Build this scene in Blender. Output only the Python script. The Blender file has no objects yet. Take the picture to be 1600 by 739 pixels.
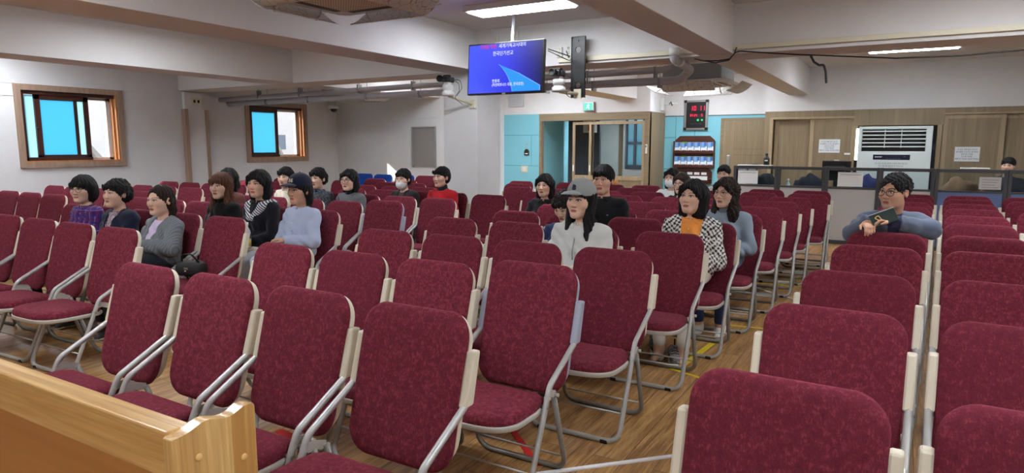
import bpy, bmesh, math, random
import numpy as np
from mathutils import Vector, Matrix
random.seed(7)
S = bpy.context.scene
COL = S.collection
PI = math.pi
def rad(a): return math.radians(a)

# ------------------------------------------------------------------ camera, sky, sun, lamps, exposure
FPX, PITCH, YAW, ROLL, CAMH = 1033.05, rad(7.869), rad(30.345), rad(0.069), 1.5
cam = bpy.data.cameras.new('camera'); cam_o = bpy.data.objects.new('camera', cam); COL.objects.link(cam_o)
cam.sensor_fit = 'HORIZONTAL'; cam.sensor_width = 36; cam.lens = FPX / 1600 * 36; cam.clip_start = 0.03; cam.clip_end = 300
_f = Vector((-math.sin(YAW) * math.cos(PITCH), math.cos(YAW) * math.cos(PITCH), -math.sin(PITCH)))
_r = Vector((math.cos(YAW), math.sin(YAW), 0)); _u = _r.cross(_f)
_r2 = math.cos(ROLL) * _r + math.sin(ROLL) * _u; _u2 = -math.sin(ROLL) * _r + math.cos(ROLL) * _u
_m = Matrix((_r2, _u2, -_f)).transposed().to_4x4(); _m.translation = (0, 0, CAMH)
cam_o.matrix_world = _m
S.camera = cam_o
S.view_settings.view_transform = 'Standard'; S.view_settings.look = 'None'
S.view_settings.gamma = 1.0; S.view_settings.use_curve_mapping = False
S.view_settings.exposure = 0.1
S.cycles.use_denoising = True
S.cycles.max_bounces = 7; S.cycles.diffuse_bounces = 4; S.cycles.glossy_bounces = 3; S.cycles.transmission_bounces = 5
S.cycles.transparent_max_bounces = 8; S.cycles.caustics_reflective = False; S.cycles.caustics_refractive = False
S.cycles.sample_clamp_indirect = 6.0

world = bpy.data.worlds.new('sky'); S.world = world; world.use_nodes = True
wn = world.node_tree; wn.nodes.clear()
w_out = wn.nodes.new('ShaderNodeOutputWorld'); w_bg = wn.nodes.new('ShaderNodeBackground'); w_sky = wn.nodes.new('ShaderNodeTexSky')
w_sky.sky_type = 'HOSEK_WILKIE'; w_sky.turbidity = 3.0
SUN_DIR = Vector((1.5, 1.05, -0.98)).normalized()          # the way the sunlight travels
w_sky.sun_direction = -SUN_DIR
w_mix = wn.nodes.new('ShaderNodeMixRGB'); w_mix.inputs[0].default_value = 0.6; w_mix.inputs[2].default_value = (1.0, 1.0, 1.0, 1)
wn.links.new(w_sky.outputs[0], w_mix.inputs[1]); wn.links.new(w_mix.outputs[0], w_bg.inputs[0]); wn.links.new(w_bg.outputs[0], w_out.inputs[0])
w_bg.inputs[1].default_value = 2.6

sun = bpy.data.lights.new('sun', 'SUN'); sun.energy = 9.0; sun.angle = rad(0.6); sun.color = (1.0, 0.9, 0.76)
sun_o = bpy.data.objects.new('sun', sun); COL.objects.link(sun_o); sun_o.rotation_euler = SUN_DIR.to_track_quat('-Z', 'Y').to_euler()

# ceiling lamps, built further down: first two are seen, the rest added for light
CEIL_LAMPS = [(-3.50, 6.15), (0.03, 11.5), (-6.75, 4.6), (-7.0, 9.6), (-10.0, 4.2), (-3.4, 10.4), (0.8, 5.8), (-3.4, 1.4), (0.6, 1.6), (-7.0, 1.0), (3.2, 3.6), (3.2, 9.0), (-0.5, -2.0), (-5.0, -2.0), (-6.4, 11.9), (-3.3, 12.9)]
LAMP_GLOW = 49.0
# ------------------------------------------------------------------ colours and materials
def lin(c):
    if isinstance(c, str):
        c = tuple(int(c[i:i + 2], 16) for i in (0, 2, 4))
    return tuple((v / 255 / 12.92 if v / 255 <= 0.04045 else ((v / 255 + 0.055) / 1.055) ** 2.4) for v in c)
class Nodes:
    def __init__(s, name):
        s.m = bpy.data.materials.new(name); s.m.use_nodes = True; s.t = s.m.node_tree
        s.b = s.t.nodes['Principled BSDF']; s.out = s.t.nodes['Material Output']
    def n(s, kind, **kw):
        nd = s.t.nodes.new('ShaderNode' + kind)
        for k, v in kw.items():
            if k in nd.inputs: nd.inputs[k].default_value = v
            else: setattr(nd, k, v)
        return nd
    def l(s, a, b): s.t.links.new(a, b)
    def coords(s, scale=(1, 1, 1), kind='Object', rot=(0, 0, 0)):
        tc = s.n('TexCoord'); mp = s.n('Mapping'); mp.inputs['Scale'].default_value = scale; mp.inputs['Rotation'].default_value = rot
        s.l(tc.outputs[kind], mp.inputs['Vector']); return mp.outputs['Vector']
    def ramp(s, fac, stops):
        r = s.n('ValToRGB'); e = r.color_ramp.elements
        while len(e) < len(stops): e.new(0.5)
        for i, (p, c) in enumerate(stops):
            e[i].position = p; e[i].color = (*c, 1)
        s.l(fac, r.inputs['Fac']); return r.outputs['Color']
    def bump(s, h, strength=0.2, dist=0.01):
        b = s.n('Bump'); b.inputs['Strength'].default_value = strength; b.inputs['Distance'].default_value = dist
        s.l(h, b.inputs['Height']); s.l(b.outputs['Normal'], s.b.inputs['Normal'])
def plain(name, c, rough=0.5, metal=0.0, spec=0.5, emit=None, es=0.0, bump=0.0, bscale=60, var=0.0):
    N = Nodes(name); c = lin(c)
    N.b.inputs['Base Color'].default_value = (*c, 1); N.b.inputs['Roughness'].default_value = rough
    N.b.inputs['Metallic'].default_value = metal; N.b.inputs['Specular IOR Level'].default_value = spec
    if emit is not None:
        N.b.inputs['Emission Color'].default_value = (*lin(emit), 1); N.b.inputs['Emission Strength'].default_value = es
    if bump or var:
        v = N.coords((bscale,) * 3); t = N.n('TexNoise', Scale=1.0, Detail=4.0); N.l(v, t.inputs['Vector'])
        if bump: N.bump(t.outputs['Fac'], bump, 0.004)
        if var:
            N.l(N.ramp(t.outputs['Fac'], [(0.3, tuple(k * (1 - var) for k in c)), (0.7, tuple(min(1, k * (1 + var)) for k in c))]), N.b.inputs['Base Color'])
    return N.m
def wood(name, c1, c2, scale=1.0, axis=0, rough=0.4, ring=0.5, coat=0.0, contrast=1.0, stave=None):
    """long grain along the given axis"""
    N = Nodes(name); sc = [14 * scale] * 3; sc[axis] = 0.9 * scale
    v = N.coords(tuple(sc))
    t = N.n('TexNoise', Scale=1.0, Detail=6.0, Roughness=0.6, Distortion=0.6); N.l(v, t.inputs['Vector'])
    sc2 = [90 * scale] * 3; sc2[axis] = 3 * scale
    v2 = N.coords(tuple(sc2)); t2 = N.n('TexNoise', Scale=1.0, Detail=3.0); N.l(v2, t2.inputs['Vector'])
    mx = N.n('Math', operation='ADD'); m2 = N.n('Math', operation='MULTIPLY'); m2.inputs[1].default_value = ring
    N.l(t2.outputs['Fac'], m2.inputs[0]); N.l(t.outputs['Fac'], mx.inputs[0]); N.l(m2.outputs[0], mx.inputs[1])
    a, b = lin(c1), lin(c2)
    if stave:
        tc = N.n('TexCoord'); sp = N.n('SeparateXYZ'); N.l(tc.outputs['Object'], sp.inputs[0]); dv = N.n('Math', operation='DIVIDE'); dv.inputs[1].default_value = stave[1]; N.l(sp.outputs[stave[0]], dv.inputs[0])
        fl = N.n('Math', operation='FLOOR'); N.l(dv.outputs[0], fl.inputs[0]); wh = N.n('TexWhiteNoise'); wh.noise_dimensions = '1D'; N.l(fl.outputs[0], wh.inputs['W'])
        ma = N.n('Math', operation='MULTIPLY_ADD'); ma.inputs[1].default_value = .34; N.l(wh.outputs['Value'], ma.inputs[0]); sb = N.n('Math', operation='SUBTRACT'); sb.inputs[1].default_value = .17; N.l(mx.outputs[0], sb.inputs[0]); N.l(sb.outputs[0], ma.inputs[2]); mx = ma
    N.l(N.ramp(mx.outputs[0], [(0.5 + ring * .25 - .16 / contrast, a), (0.5 + ring * .5 + .18 / contrast, b)]), N.b.inputs['Base Color'])
    N.b.inputs['Roughness'].default_value = rough; N.b.inputs['Coat Weight'].default_value = coat; N.b.inputs['Coat Roughness'].default_value = 0.25
    N.bump(t2.outputs['Fac'], 0.05, 0.002)
    return N.m
def fabric(name, dark, mid, light):
    N = Nodes(name)
    v = N.coords((1, 1, 1)); big = N.n('TexNoise', Scale=48.0, Detail=5.0, Roughness=0.7); N.l(v, big.inputs['Vector'])
    v2 = N.coords((210, 210, 60)); fine = N.n('TexNoise', Scale=1.0, Detail=2.0, Roughness=0.7); N.l(v2, fine.inputs['Vector'])
    ad = N.n('Math', operation='MULTIPLY_ADD'); ad.inputs[1].default_value = 0.6; N.l(fine.outputs['Fac'], ad.inputs[0]); N.l(big.outputs['Fac'], ad.inputs[2])
    oi = N.n('ObjectInfo'); rv = N.n('MapRange'); rv.inputs['To Min'].default_value = -0.05; rv.inputs['To Max'].default_value = 0.06
    N.l(oi.outputs['Random'], rv.inputs['Value'])
    ad2 = N.n('Math', operation='ADD'); N.l(ad.outputs[0], ad2.inputs[0]); N.l(rv.outputs['Result'], ad2.inputs[1])
    N.l(N.ramp(ad2.outputs[0], [(0.30, lin(dark)), (0.80, lin(mid)), (1.30, lin(light))]), N.b.inputs['Base Color'])
    N.b.inputs['Roughness'].default_value = 0.92; N.b.inputs['Specular IOR Level'].default_value = 0.15
    N.b.inputs['Sheen Weight'].default_value = 0.35; N.b.inputs['Sheen Roughness'].default_value = 0.45
    N.b.inputs['Sheen Tint'].default_value = (*lin(light), 1)
    N.bump(fine.outputs['Fac'], 0.35, 0.004)
    return N.m
def attr_mat(name, rough=0.6, spec=0.3, bscale=300, bstr=0.1, sheen=0.0, stretch=(1, 1, 1), sss=0.0):
    N = Nodes(name); a = N.n('Attribute'); a.attribute_name = 'tint'
    N.l(a.outputs['Color'], N.b.inputs['Base Color'])
    v = N.coords(tuple(bscale * k for k in stretch)); t = N.n('TexNoise', Scale=1.0, Detail=3.0); N.l(v, t.inputs['Vector'])
    N.bump(t.outputs['Fac'], bstr, 0.004)
    N.b.inputs['Roughness'].default_value = rough; N.b.inputs['Specular IOR Level'].default_value = spec
    N.b.inputs['Sheen Weight'].default_value = sheen
    if sss: N.b.inputs['Subsurface Weight'].default_value = sss; N.b.inputs['Subsurface Radius'].default_value = (0.01, 0.004, 0.002); N.b.inputs['Subsurface Scale'].default_value = 0.3
    return N.m

M = {}
def painted(name, c, sc=3.0, var=0.03, bump=0.12, rough=0.75):
    N = Nodes(name); c = lin(c)
    v = N.coords((sc,) * 3); t = N.n('TexNoise', Scale=1.0, Detail=5.0, Roughness=0.6); N.l(v, t.inputs['Vector'])
    N.l(N.ramp(t.outputs['Fac'], [(0.3, tuple(k * (1 - var) for k in c)), (0.7, tuple(min(1, k * (1 + var)) for k in c))]), N.b.inputs['Base Color'])
    v2 = N.coords((55,) * 3); t2 = N.n('TexNoise', Scale=1.0, Detail=3.0); N.l(v2, t2.inputs['Vector']); N.bump(t2.outputs['Fac'], bump, 0.006)
    N.b.inputs['Roughness'].default_value = rough; N.b.inputs['Specular IOR Level'].default_value = 0.25
    return N.m
M['wall'] = painted('white_wall_paint', (226, 226, 228))
M['beam'] = painted('white_beam_paint', (226, 224, 224), 2.0, 0.025, 0.2)
M['ceil'] = painted('white_ceiling_paint', (226, 224, 224), 2.0)
M['turq'] = painted('turquoise_wall_panel', (132, 200, 218), 2.0, 0.02, 0.03, 0.5)
M['groove'] = plain('turquoise_groove', (58, 130, 150), 0.7)
M['red'] = fabric('red_velour', (74, 25, 38), (103, 37, 51), (134, 56, 71))
M['blue'] = fabric('blue_velour', (14, 36, 90), (26, 66, 150), (60, 104, 190))
M['shell'] = plain('beige_plastic', (214, 206, 186), 0.42, var=0.03, bscale=14)
M['shell_grey'] = plain('blue_grey_plastic', (158, 164, 182), 0.42, var=0.03, bscale=14)
M['tube'] = plain('grey_painted_steel', (172, 172, 170), 0.38, 0.25, var=0.06, bscale=18)
M['tube_dark'] = plain('worn_dark_steel', (136, 134, 130), 0.38, 0.35, var=0.12, bscale=22)
M['pan'] = plain('light_grey_seat_pan', (186, 184, 178), 0.4, 0.2, var=0.04, bscale=12)
M['bolt'] = plain('zinc_bolt', (150, 150, 152), 0.3, 0.9)
M['black'] = plain('black_plastic', (22, 22, 24), 0.38)
M['blacksoft'] = plain('black_rubber', (16, 16, 17), 0.7)
M['white_plastic'] = plain('white_plastic', (226, 227, 226), 0.38)
M['cream_plastic'] = plain('cream_plastic', (220, 214, 190), 0.45)
M['paper'] = plain('white_paper', (236, 240, 244), 0.8)
M['ink'] = plain('grey_ink', (96, 98, 112), 0.8)
M['ink_blue'] = plain('blue_ink', (60, 84, 140), 0.8)
M['grey_frame'] = plain('dark_grey_frame', (62, 64, 70), 0.45)
M['pane_grey'] = plain('grey_partition_felt', (188, 188, 190), 0.95, bump=0.3, bscale=240, var=0.05)
M['pane_blue'] = plain('blue_partition_felt', (98, 116, 160), 0.95, bump=0.3, bscale=240, var=0.05)
M['pvc'] = plain('grey_pvc_pipe', (188, 186, 192), 0.5, var=0.04, bscale=9)
M['ash'] = wood('ash_wood_laminate', (154, 137, 110), (130, 113, 88), 1.0, 2, 0.5, 0.5)
M['ash_x'] = wood('ash_wood_laminate_lying', (148, 131, 104), (124, 108, 84), 1.0, 0, 0.5, 0.5)
M['ash_pale'] = wood('pale_ash_frame', (178, 160, 130), (158, 139, 110), 1.0, 2, 0.5, 0.5)
M['pine'] = wood('varnished_pine', (238, 202, 134), (192, 144, 78), 0.9, 0, 0.28, 0.6, 0.5, 1.1)
M['pine_v'] = wood('varnished_pine_upright', (236, 202, 136), (188, 140, 78), 1.3, 2, 0.28, 0.6, 0.5, 0.9, (1, .067))
M['oak'] = wood('oak_panel_veneer', (190, 130, 66), (166, 106, 50), 0.6, 0, 0.35, 0.5, 0.4, 0.8)
M['plug'] = plain('wooden_plug', (222, 184, 118), 0.35)
M['honey'] = wood('honey_wood', (206, 158, 84), (170, 120, 54), 1.0, 0, 0.4)
M['casing'] = wood('light_wood_casing', (182, 156, 136), (152, 126, 108), 1.0, 2, 0.5)
M['sash'] = wood('dark_brown_sash', (84, 42, 30), (54, 26, 20), 1.0, 2, 0.4)
M['jamb'] = wood('orange_wood_jamb', (206, 146, 96), (170, 108, 64), 1.0, 2, 0.5)
M['mahog'] = wood('dark_red_shelf_wood', (96, 48, 34), (64, 30, 22), 1.0, 0, 0.45)
M['dark_steel'] = plain('dark_grey_panel', (66, 70, 78), 0.5)
M['chrome'] = plain('chrome', (200, 200, 205), 0.15, 1.0)
M['alu'] = plain('aluminium', (190, 190, 192), 0.3, 0.9)

# ------------------------------------------------------------------ mesh helpers
def link(name, me, mats, parent=None, loc=None, smooth=False):
    o = bpy.data.objects.new(name, me); COL.objects.link(o)
    if not isinstance(mats, (list, tuple)): mats = [mats]
    for m in mats: me.materials.append(M[m] if isinstance(m, str) else m)
    if parent is not None: o.parent = parent
    if loc is not None: o.location = loc
    if smooth: me.polygons.foreach_set('use_smooth', [True] * len(me.polygons))
    return o
class MB:
    """collects shapes of one part, then links them as one mesh object"""
    def __init__(s): s.bm = bmesh.new(); s.mi = 0
    def _mark(s, faces):
        for f in faces: f.material_index = s.mi
    def box(s, x0, x1, y0, y1, z0, z1, bev=0.0, seg=2, mat=None):
        bm = bmesh.new(); bmesh.ops.create_cube(bm, size=1)
        for v in bm.verts: v.co = Vector((x0 + (v.co.x + .5) * (x1 - x0), y0 + (v.co.y + .5) * (y1 - y0), z0 + (v.co.z + .5) * (z1 - z0)))
        if bev: bmesh.ops.bevel(bm, geom=bm.edges[:] + bm.verts[:], offset=bev, segments=seg, profile=0.5, affect='EDGES')
        return s._merge(bm, mat)
    def _merge(s, bm, mat=None):
        if mat is not None: bmesh.ops.transform(bm, matrix=mat, verts=bm.verts[:])
        bmesh.ops.recalc_face_normals(bm, faces=bm.faces[:])
        vm = {v: s.bm.verts.new(v.co) for v in bm.verts}
        for f in bm.faces:
            try:
                nf = s.bm.faces.new([vm[v] for v in f.verts]); nf.material_index = s.mi; nf.smooth = f.smooth
            except ValueError: pass
        bm.free(); return s
    def prism(s, pts, axis, a, b, bev=0.0, seg=2, mat=None):
        """polygon pts in the plane across axis, pushed from a to b"""
        bm = bmesh.new()
        def P(p, h): return {0: (h, p[0], p[1]), 1: (p[0], h, p[1]), 2: (p[0], p[1], h)}[axis]
        lo = [bm.verts.new(P(p, a)) for p in pts]; hi = [bm.verts.new(P(p, b)) for p in pts]
        n = len(pts); bm.faces.new(lo); bm.faces.new(hi)
        for i in range(n): bm.faces.new((lo[i], lo[(i + 1) % n], hi[(i + 1) % n], hi[i]))
        if bev: bmesh.ops.bevel(bm, geom=bm.edges[:] + bm.verts[:], offset=bev, segments=seg, profile=0.5, affect='EDGES')
        return s._merge(bm, mat)
    def tube(s, pts, r, fillet=0.0, n=10, caps=True, closed=False):
        pts = [Vector(p) for p in pts]; path = []
        if fillet and len(pts) > 2:
            fl = fillet if isinstance(fillet, (list, tuple)) else [fillet] * (len(pts) - 2)
            path.append(pts[0])
            for i in range(1, len(pts) - 1):
                a, b, c = pts[i - 1], pts[i], pts[i + 1]; d1 = (a - b).normalized(); d2 = (c - b).normalized()
                ang = d1.angle(d2); f = fl[i - 1]; t = min(f / math.tan(ang / 2) if ang > .01 else 0, (a - b).length * .49, (c - b).length * .49)
                p, q = b + d1 * t, b + d2 * t
                for k in range(7):
                    u = k / 6; path.append((1 - u) ** 2 * p + 2 * u * (1 - u) * b + u * u * q)
            path.append(pts[-1])
        else: path = pts
        bm = bmesh.new(); rings = []; up = None
        for i, p in enumerate(path):
            d = (path[min(i + 1, len(path) - 1)] - path[max(i - 1, 0)]).normalized()
            if up is None:
                up = Vector((0, 0, 1)) if abs(d.z) < .9 else Vector((1, 0, 0))
            x = (up - d * up.dot(d)).normalized(); up = x; y = d.cross(x)
            rr = r(i / (len(path) - 1)) if callable(r) else r
            rings.append([bm.verts.new(p + (x * math.cos(2 * PI * k / n) + y * math.sin(2 * PI * k / n)) * rr) for k in range(n)])
        for a, b in zip(rings, rings[1:]):
            for k in range(n):
                f = bm.faces.new((a[k], a[(k + 1) % n], b[(k + 1) % n], b[k])); f.smooth = True
        if caps: bm.faces.new(rings[0]); bm.faces.new(rings[-1])
        return s._merge(bm)
    def lathe(s, prof, n=24, mat=None, smooth=True):
        """(r, z) profile turned about z"""
        bm = bmesh.new(); rings = []
        for r, z in prof:
            if r < 1e-6: rings.append([bm.verts.new((0, 0, z))])
            else: rings.append([bm.verts.new((r * math.cos(2 * PI * k / n), r * math.sin(2 * PI * k / n), z)) for k in range(n)])
        for a, b in zip(rings, rings[1:]):
            for k in range(n):
                q = [a[k % len(a)], a[(k + 1) % len(a)], b[(k + 1) % len(b)], b[k % len(b)]]; q = list(dict.fromkeys(q))
                if len(q) > 2:
                    f = bm.faces.new(q); f.smooth = smooth
        for rg in (rings[0], rings[-1]):
            if len(rg) > 2: bm.faces.new(rg)
        return s._merge(bm, mat)
    def ball(s, c, r, n=12, sc=(1, 1, 1)):
        bm = bmesh.new(); bmesh.ops.create_uvsphere(bm, u_segments=n, v_segments=max(6, n // 2 + 2), radius=1)
        for v in bm.verts: v.co = Vector((c[0] + v.co.x * r * sc[0], c[1] + v.co.y * r * sc[1], c[2] + v.co.z * r * sc[2]))
        for f in bm.faces: f.smooth = True
        return s._merge(bm)
    def pillow(s, outline, front, back, mapf, rings=(1.0, .992, .972, .93, .86, .7, .45, .2), p=2.6):
        """soft slab over a 2-D outline; mapf(u, v, h) puts it into space"""
        bm = bmesh.new(); cx = sum(q[0] for q in outline) / len(outline); cy = sum(q[1] for q in outline) / len(outline); n = len(outline)
        def ring(k, T):
            e = (1 - k ** 14) ** (1 / p) if k < 1 else 0.0
            e = 0.86 * min(1, e) + 0.14 * (1 - k * k)
            return [bm.verts.new(mapf(cx + (q[0] - cx) * k, cy + (q[1] - cy) * k, T * e)) for q in outline]
        base = ring(1.0, 0)
        for T in (front, back):
            prev = base
            for k in rings[1:]:
                cur = ring(k, T)
                for i in range(n):
                    f = bm.faces.new((prev[i], prev[(i + 1) % n], cur[(i + 1) % n], cur[i])); f.smooth = True
                prev = cur
            c = bm.verts.new(mapf(cx, cy, T))
            for i in range(n):
                f = bm.faces.new((prev[i], prev[(i + 1) % n], c)); f.smooth = True
        return s._merge(bm)
    def build(s, name, mats, parent=None, loc=None):
        me = bpy.data.meshes.new(name); s.bm.normal_update(); s.bm.to_mesh(me); s.bm.free()
        return link(name, me, mats, parent, loc)
def tag(o, label=None, cat=None, group=None, kind=None):
    if label: o['label'] = label
    if cat: o['category'] = cat
    if group: o['group'] = group
    if kind: o['kind'] = kind
    return o
def empty(name, loc=(0, 0, 0), rz=0.0):
    o = bpy.data.objects.new(name, None); COL.objects.link(o); o.location = loc; o.rotation_euler = (0, 0, rz); o.empty_display_size = 0.1
    return o
def copy_tree(o, parent=None):
    c = o.copy(); COL.objects.link(c)
    if parent is not None: c.parent = parent
    for ch in o.children: copy_tree(ch, c)
    return c
def text_mesh(name, body, size, mats, parent, loc, rot, align='CENTER', extrude=0.0008, sx=1.0, offset=0.0):
    cu = bpy.data.curves.new(name, 'FONT'); cu.body = body; cu.size = size; cu.align_x = align; cu.align_y = 'CENTER'; cu.extrude = extrude; cu.offset = offset; cu.resolution_u = 2
    t = bpy.data.objects.new(name, cu); COL.objects.link(t); bpy.context.view_layer.update()
    me = bpy.data.meshes.new_from_object(t.evaluated_get(bpy.context.evaluated_depsgraph_get()))
    bpy.data.objects.remove(t); me.materials.clear()
    o = link(name, me, mats, parent, loc); o.rotation_euler = rot; o.scale = (sx, 1, 1)
    return o
def rrect(w, h, r, n=6, cx=0.0, cy=0.0, rb=None):
    """rounded rectangle outline, r top corners, rb bottom corners"""
    rb = r if rb is None else rb; pts = []
    for (sx, sy, a0, rr) in ((1, 1, 0, r), (-1, 1, 90, r), (-1, -1, 180, rb), (1, -1, 270, rb)):
        for k in range(n + 1):
            a = rad(a0 + 90 * k / n); pts.append((cx + sx * (w / 2 - rr) + rr * math.cos(a), cy + sy * (h / 2 - rr) + rr * math.sin(a)))
    return pts
ORD = ['first', 'second', 'third', 'fourth', 'fifth', 'sixth', 'seventh', 'eighth', 'ninth', 'tenth', 'eleventh', 'twelfth']
# ------------------------------------------------------------------ the room
XL, XR, YF, YP, YB, ZC = -11.1, 4.6, -3.6, 11.1, 14.3, 2.95      # left wall, right wall, front, back-left wall, turquoise wall, ceiling
BZ = 2.45                                                        # underside of the beams
def floor_mat():
    N = Nodes('vinyl_plank_floor')
    tc = N.n('TexCoord'); mp = N.n('Mapping'); mp.inputs['Rotation'].default_value = (0, 0, rad(90)); N.l(tc.outputs['Object'], mp.inputs['Vector'])
    br = N.n('TexBrick'); br.inputs['Scale'].default_value = 1.0; br.inputs['Brick Width'].default_value = 1.2; br.inputs['Row Height'].default_value = 0.15
    br.inputs['Mortar Size'].default_value = 0.0016; br.inputs['Color1'].default_value = (0.35, 0.35, 0.35, 1); br.inputs['Color2'].default_value = (0.65, 0.65, 0.65, 1); br.inputs['Mortar'].default_value = (0.0, 0.0, 0.0, 1)
    br.offset = 0.37; N.l(mp.outputs['Vector'], br.inputs['Vector'])
    # each plank gets its own stretch of grain
    sc = N.n('VectorMath', operation='SCALE'); sc.inputs['Scale'].default_value = 7.0; N.l(br.outputs['Color'], sc.inputs[0])
    ad = N.n('VectorMath', operation='ADD'); N.l(tc.outputs['Object'], ad.inputs[0]); N.l(sc.outputs[0], ad.inputs[1])
    mg = N.n('Mapping'); mg.inputs['Scale'].default_value = (26, 1.9, 1); N.l(ad.outputs[0], mg.inputs['Vector'])
    t = N.n('TexNoise', Scale=1.0, Detail=6.0, Roughness=0.62, Distortion=0.9); N.l(mg.outputs['Vector'], t.inputs['Vector'])
    mh = N.n('Mapping'); mh.inputs['Scale'].default_value = (110, 6, 1); N.l(ad.outputs[0], mh.inputs['Vector'])
    t2 = N.n('TexNoise', Scale=1.0, Detail=4.0, Roughness=0.7); N.l(mh.outputs['Vector'], t2.inputs['Vector'])
    m = N.n('Math', operation='MULTIPLY_ADD'); m.inputs[1].default_value = 0.55; N.l(t2.outputs['Fac'], m.inputs[0]); N.l(t.outputs['Fac'], m.inputs[2])
    m3 = N.n('Math', operation='MULTIPLY_ADD'); m3.inputs[1].default_value = 0.16; N.l(br.outputs['Color'], m3.inputs[0]); N.l(m.outputs[0], m3.inputs[2])
    col = N.ramp(m3.outputs[0], [(0.58, lin((92, 62, 34))), (0.80, lin((150, 110, 66))), (1.05, lin((186, 146, 96)))])
    mx = N.n('MixRGB'); mx.inputs[2].default_value = (*lin((60, 40, 24)), 1); N.l(br.outputs['Fac'], mx.inputs[0]); N.l(col, mx.inputs[1]); N.l(mx.outputs[0], N.b.inputs['Base Color'])
    N.b.inputs['Roughness'].default_value = 0.36; N.b.inputs['Specular IOR Level'].default_value = 0.45
    N.bump(t2.outputs['Fac'], 0.06, 0.002)
    return N.m
M['floor'] = floor_mat()
def struct(name, mb, mats, parent=None):
    o = mb.build(name, mats, parent)
    if parent is None: o['kind'] = 'structure'
    return o
struct('floor', MB().box(XL - .2, XR + .2, YF - .2, YB + .3, -0.12, 0.0), 'floor')
struct('ceiling', MB().box(XL - .2, XR + .2, YF - .2, YB + .5, ZC, ZC + .15), 'ceil')
# left wall with two window openings
WIN = [(4.83, 6.20, 1.24, 2.29), (8.74, 10.12, 1.24, 2.27)]
b = MB(); ys = [YF - .2] + [v for w in WIN for v in w[:2]] + [YP + .2]
for k in range(0, len(ys), 2): b.box(XL - .22, XL, ys[k], ys[k + 1], 0, ZC)
for (y0, y1, z0, z1) in WIN: b.box(XL - .22, XL, y0, y1, 0, z0); b.box(XL - .22, XL, y0, y1, z1, ZC)
struct('wall_left', b, 'wall')
b = MB().box(XL - .015, XL + .012, YF, YP, 2.375, 2.385); struct('trim_1', b, 'wall')
b = MB(); [b.box(XL - .01, XL + .010, *q, 2.195, 2.205) for q in ((YF, WIN[0][0] - .09), (WIN[0][1] + .09, 7.36), (7.78, WIN[1][0] - .09), (WIN[1][1] + .09, YP))]; struct('trim_2', b, 'wall')
b = MB().box(XL, -8.0, YP - .012, YP, 2.05, 2.06); struct('trim_3', b, 'wall')
struct('wall_back_left', MB().box(XL - .2, -8.0, YP, YP + .2, 0, ZC), 'wall')
struct('wall_return', MB().box(-8.2, -8.0, YP + .2, 13.3, 0, ZC), 'wall')
struct('wall_front', MB().box(XL - .2, XR + .2, YF - .2, YF, 0, ZC), 'wall')
struct('wall_right', MB().box(XR, XR + .2, YF, YB, 0, ZC), 'wall')
# wall at Y 13.3: turquoise wainscot, booth front; white above
BX0, BX1, YW = -7.07, -4.51, 13.3
b = MB().box(-8.0, BX0, YW, YW + .15, 0, 2.19); b.mi = 1
for z in (1.03, 1.72): b.box(-8.0, BX0 - .02, YW - .004, YW + .01, z, z + .008)
for x in (-7.28,): b.box(x, x + .006, YW - .003, YW + .01, 1.03, 1.72)
struct('wall_turquoise_near', b, ['turq', 'groove'])
struct('wall_upper', MB().box(-8.0, BX1, YW - .01, YB, 2.19, ZC), 'wall')
b = MB().box(BX1, -2.36, YB, YB + .2, 0, 2.12); b.mi = 1
for z in (0.98, 1.66): b.box(BX1, -4.25, YB - .005, YB + .01, z, z + .012)
b.box(-4.27, -4.26, YB - .004, YB + .01, 0, 2.1)
b.mi = 2; b.box(BX1, -2.36, YB - .012, YB + .01, 2.115, 2.13)
struct('wall_turquoise', b, ['turq', 'groove', 'grey_frame'])
struct('wall_turquoise_upper', MB().box(BX1, -2.36, YB, YB + .2, 2.12, ZC), 'wall')
# ash panelled wall on the right, white above
YA = 13.8
b = MB()
b.box(-2.36, -2.26, YA, YB + .1, 0, 2.15, .004); b.box(-2.26, -.78, YA, YB, 2.03, 2.15)
b.box(.56, XR, YA, YB, 2.06, 2.15); b.box(-.80, .585, YA - .045, YB, 1.86, 2.15)
struct('wall_panelled', b, 'ash')
struct('wall_panelled_upper', MB().box(-2.36, XR, YA, YB + .2, 2.15, ZC), 'wall')
struct('wall_recess', MB().box(-.9, .7, YB + .2, YB + .3, 0, 2.2), 'dark_steel')
# ceiling beams and pillars
struct('beam_1', MB().box(-5.32, -4.80, YF, YW, BZ, ZC, .006), 'beam')
struct('beam_2', MB().box(-8.72, -8.20, YF, YP, BZ, ZC, .006), 'beam')
struct('beam_3', MB().box(-1.95, -1.60, YF, YA, BZ, ZC, .006), 'beam')
struct('beam_4', MB().box(XL, XR, 7.30, 7.86, BZ - .004, ZC, .003), 'beam')
struct('pillar', MB().box(-5.33, -4.79, 7.29, 7.87, 0, BZ + .02, .008), 'wall')
b = MB().box(XL, XL + .07, 7.36, 7.78, 0, 2.42)
struct('pilaster', b, 'wall')
b = MB().box(XL, XL + .10, 7.33, 7.40, 0, 2.13, .004).box(XL, XL + .10, 7.74, 7.80, 0, 2.13, .004)
struct('trim_4', b, 'casing')
for k, (q, ax) in enumerate([((YF, YP), 'l'), ((XL, -8.0), 'b')]):
    if ax == 'l': struct('baseboard_left', MB().box(XL, XL + .012, q[0], q[1], 0, .1), 'casing')
    else: struct('baseboard_back', MB().box(q[0], q[1], YP - .012, YP, 0, .1), 'casing')
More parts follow.
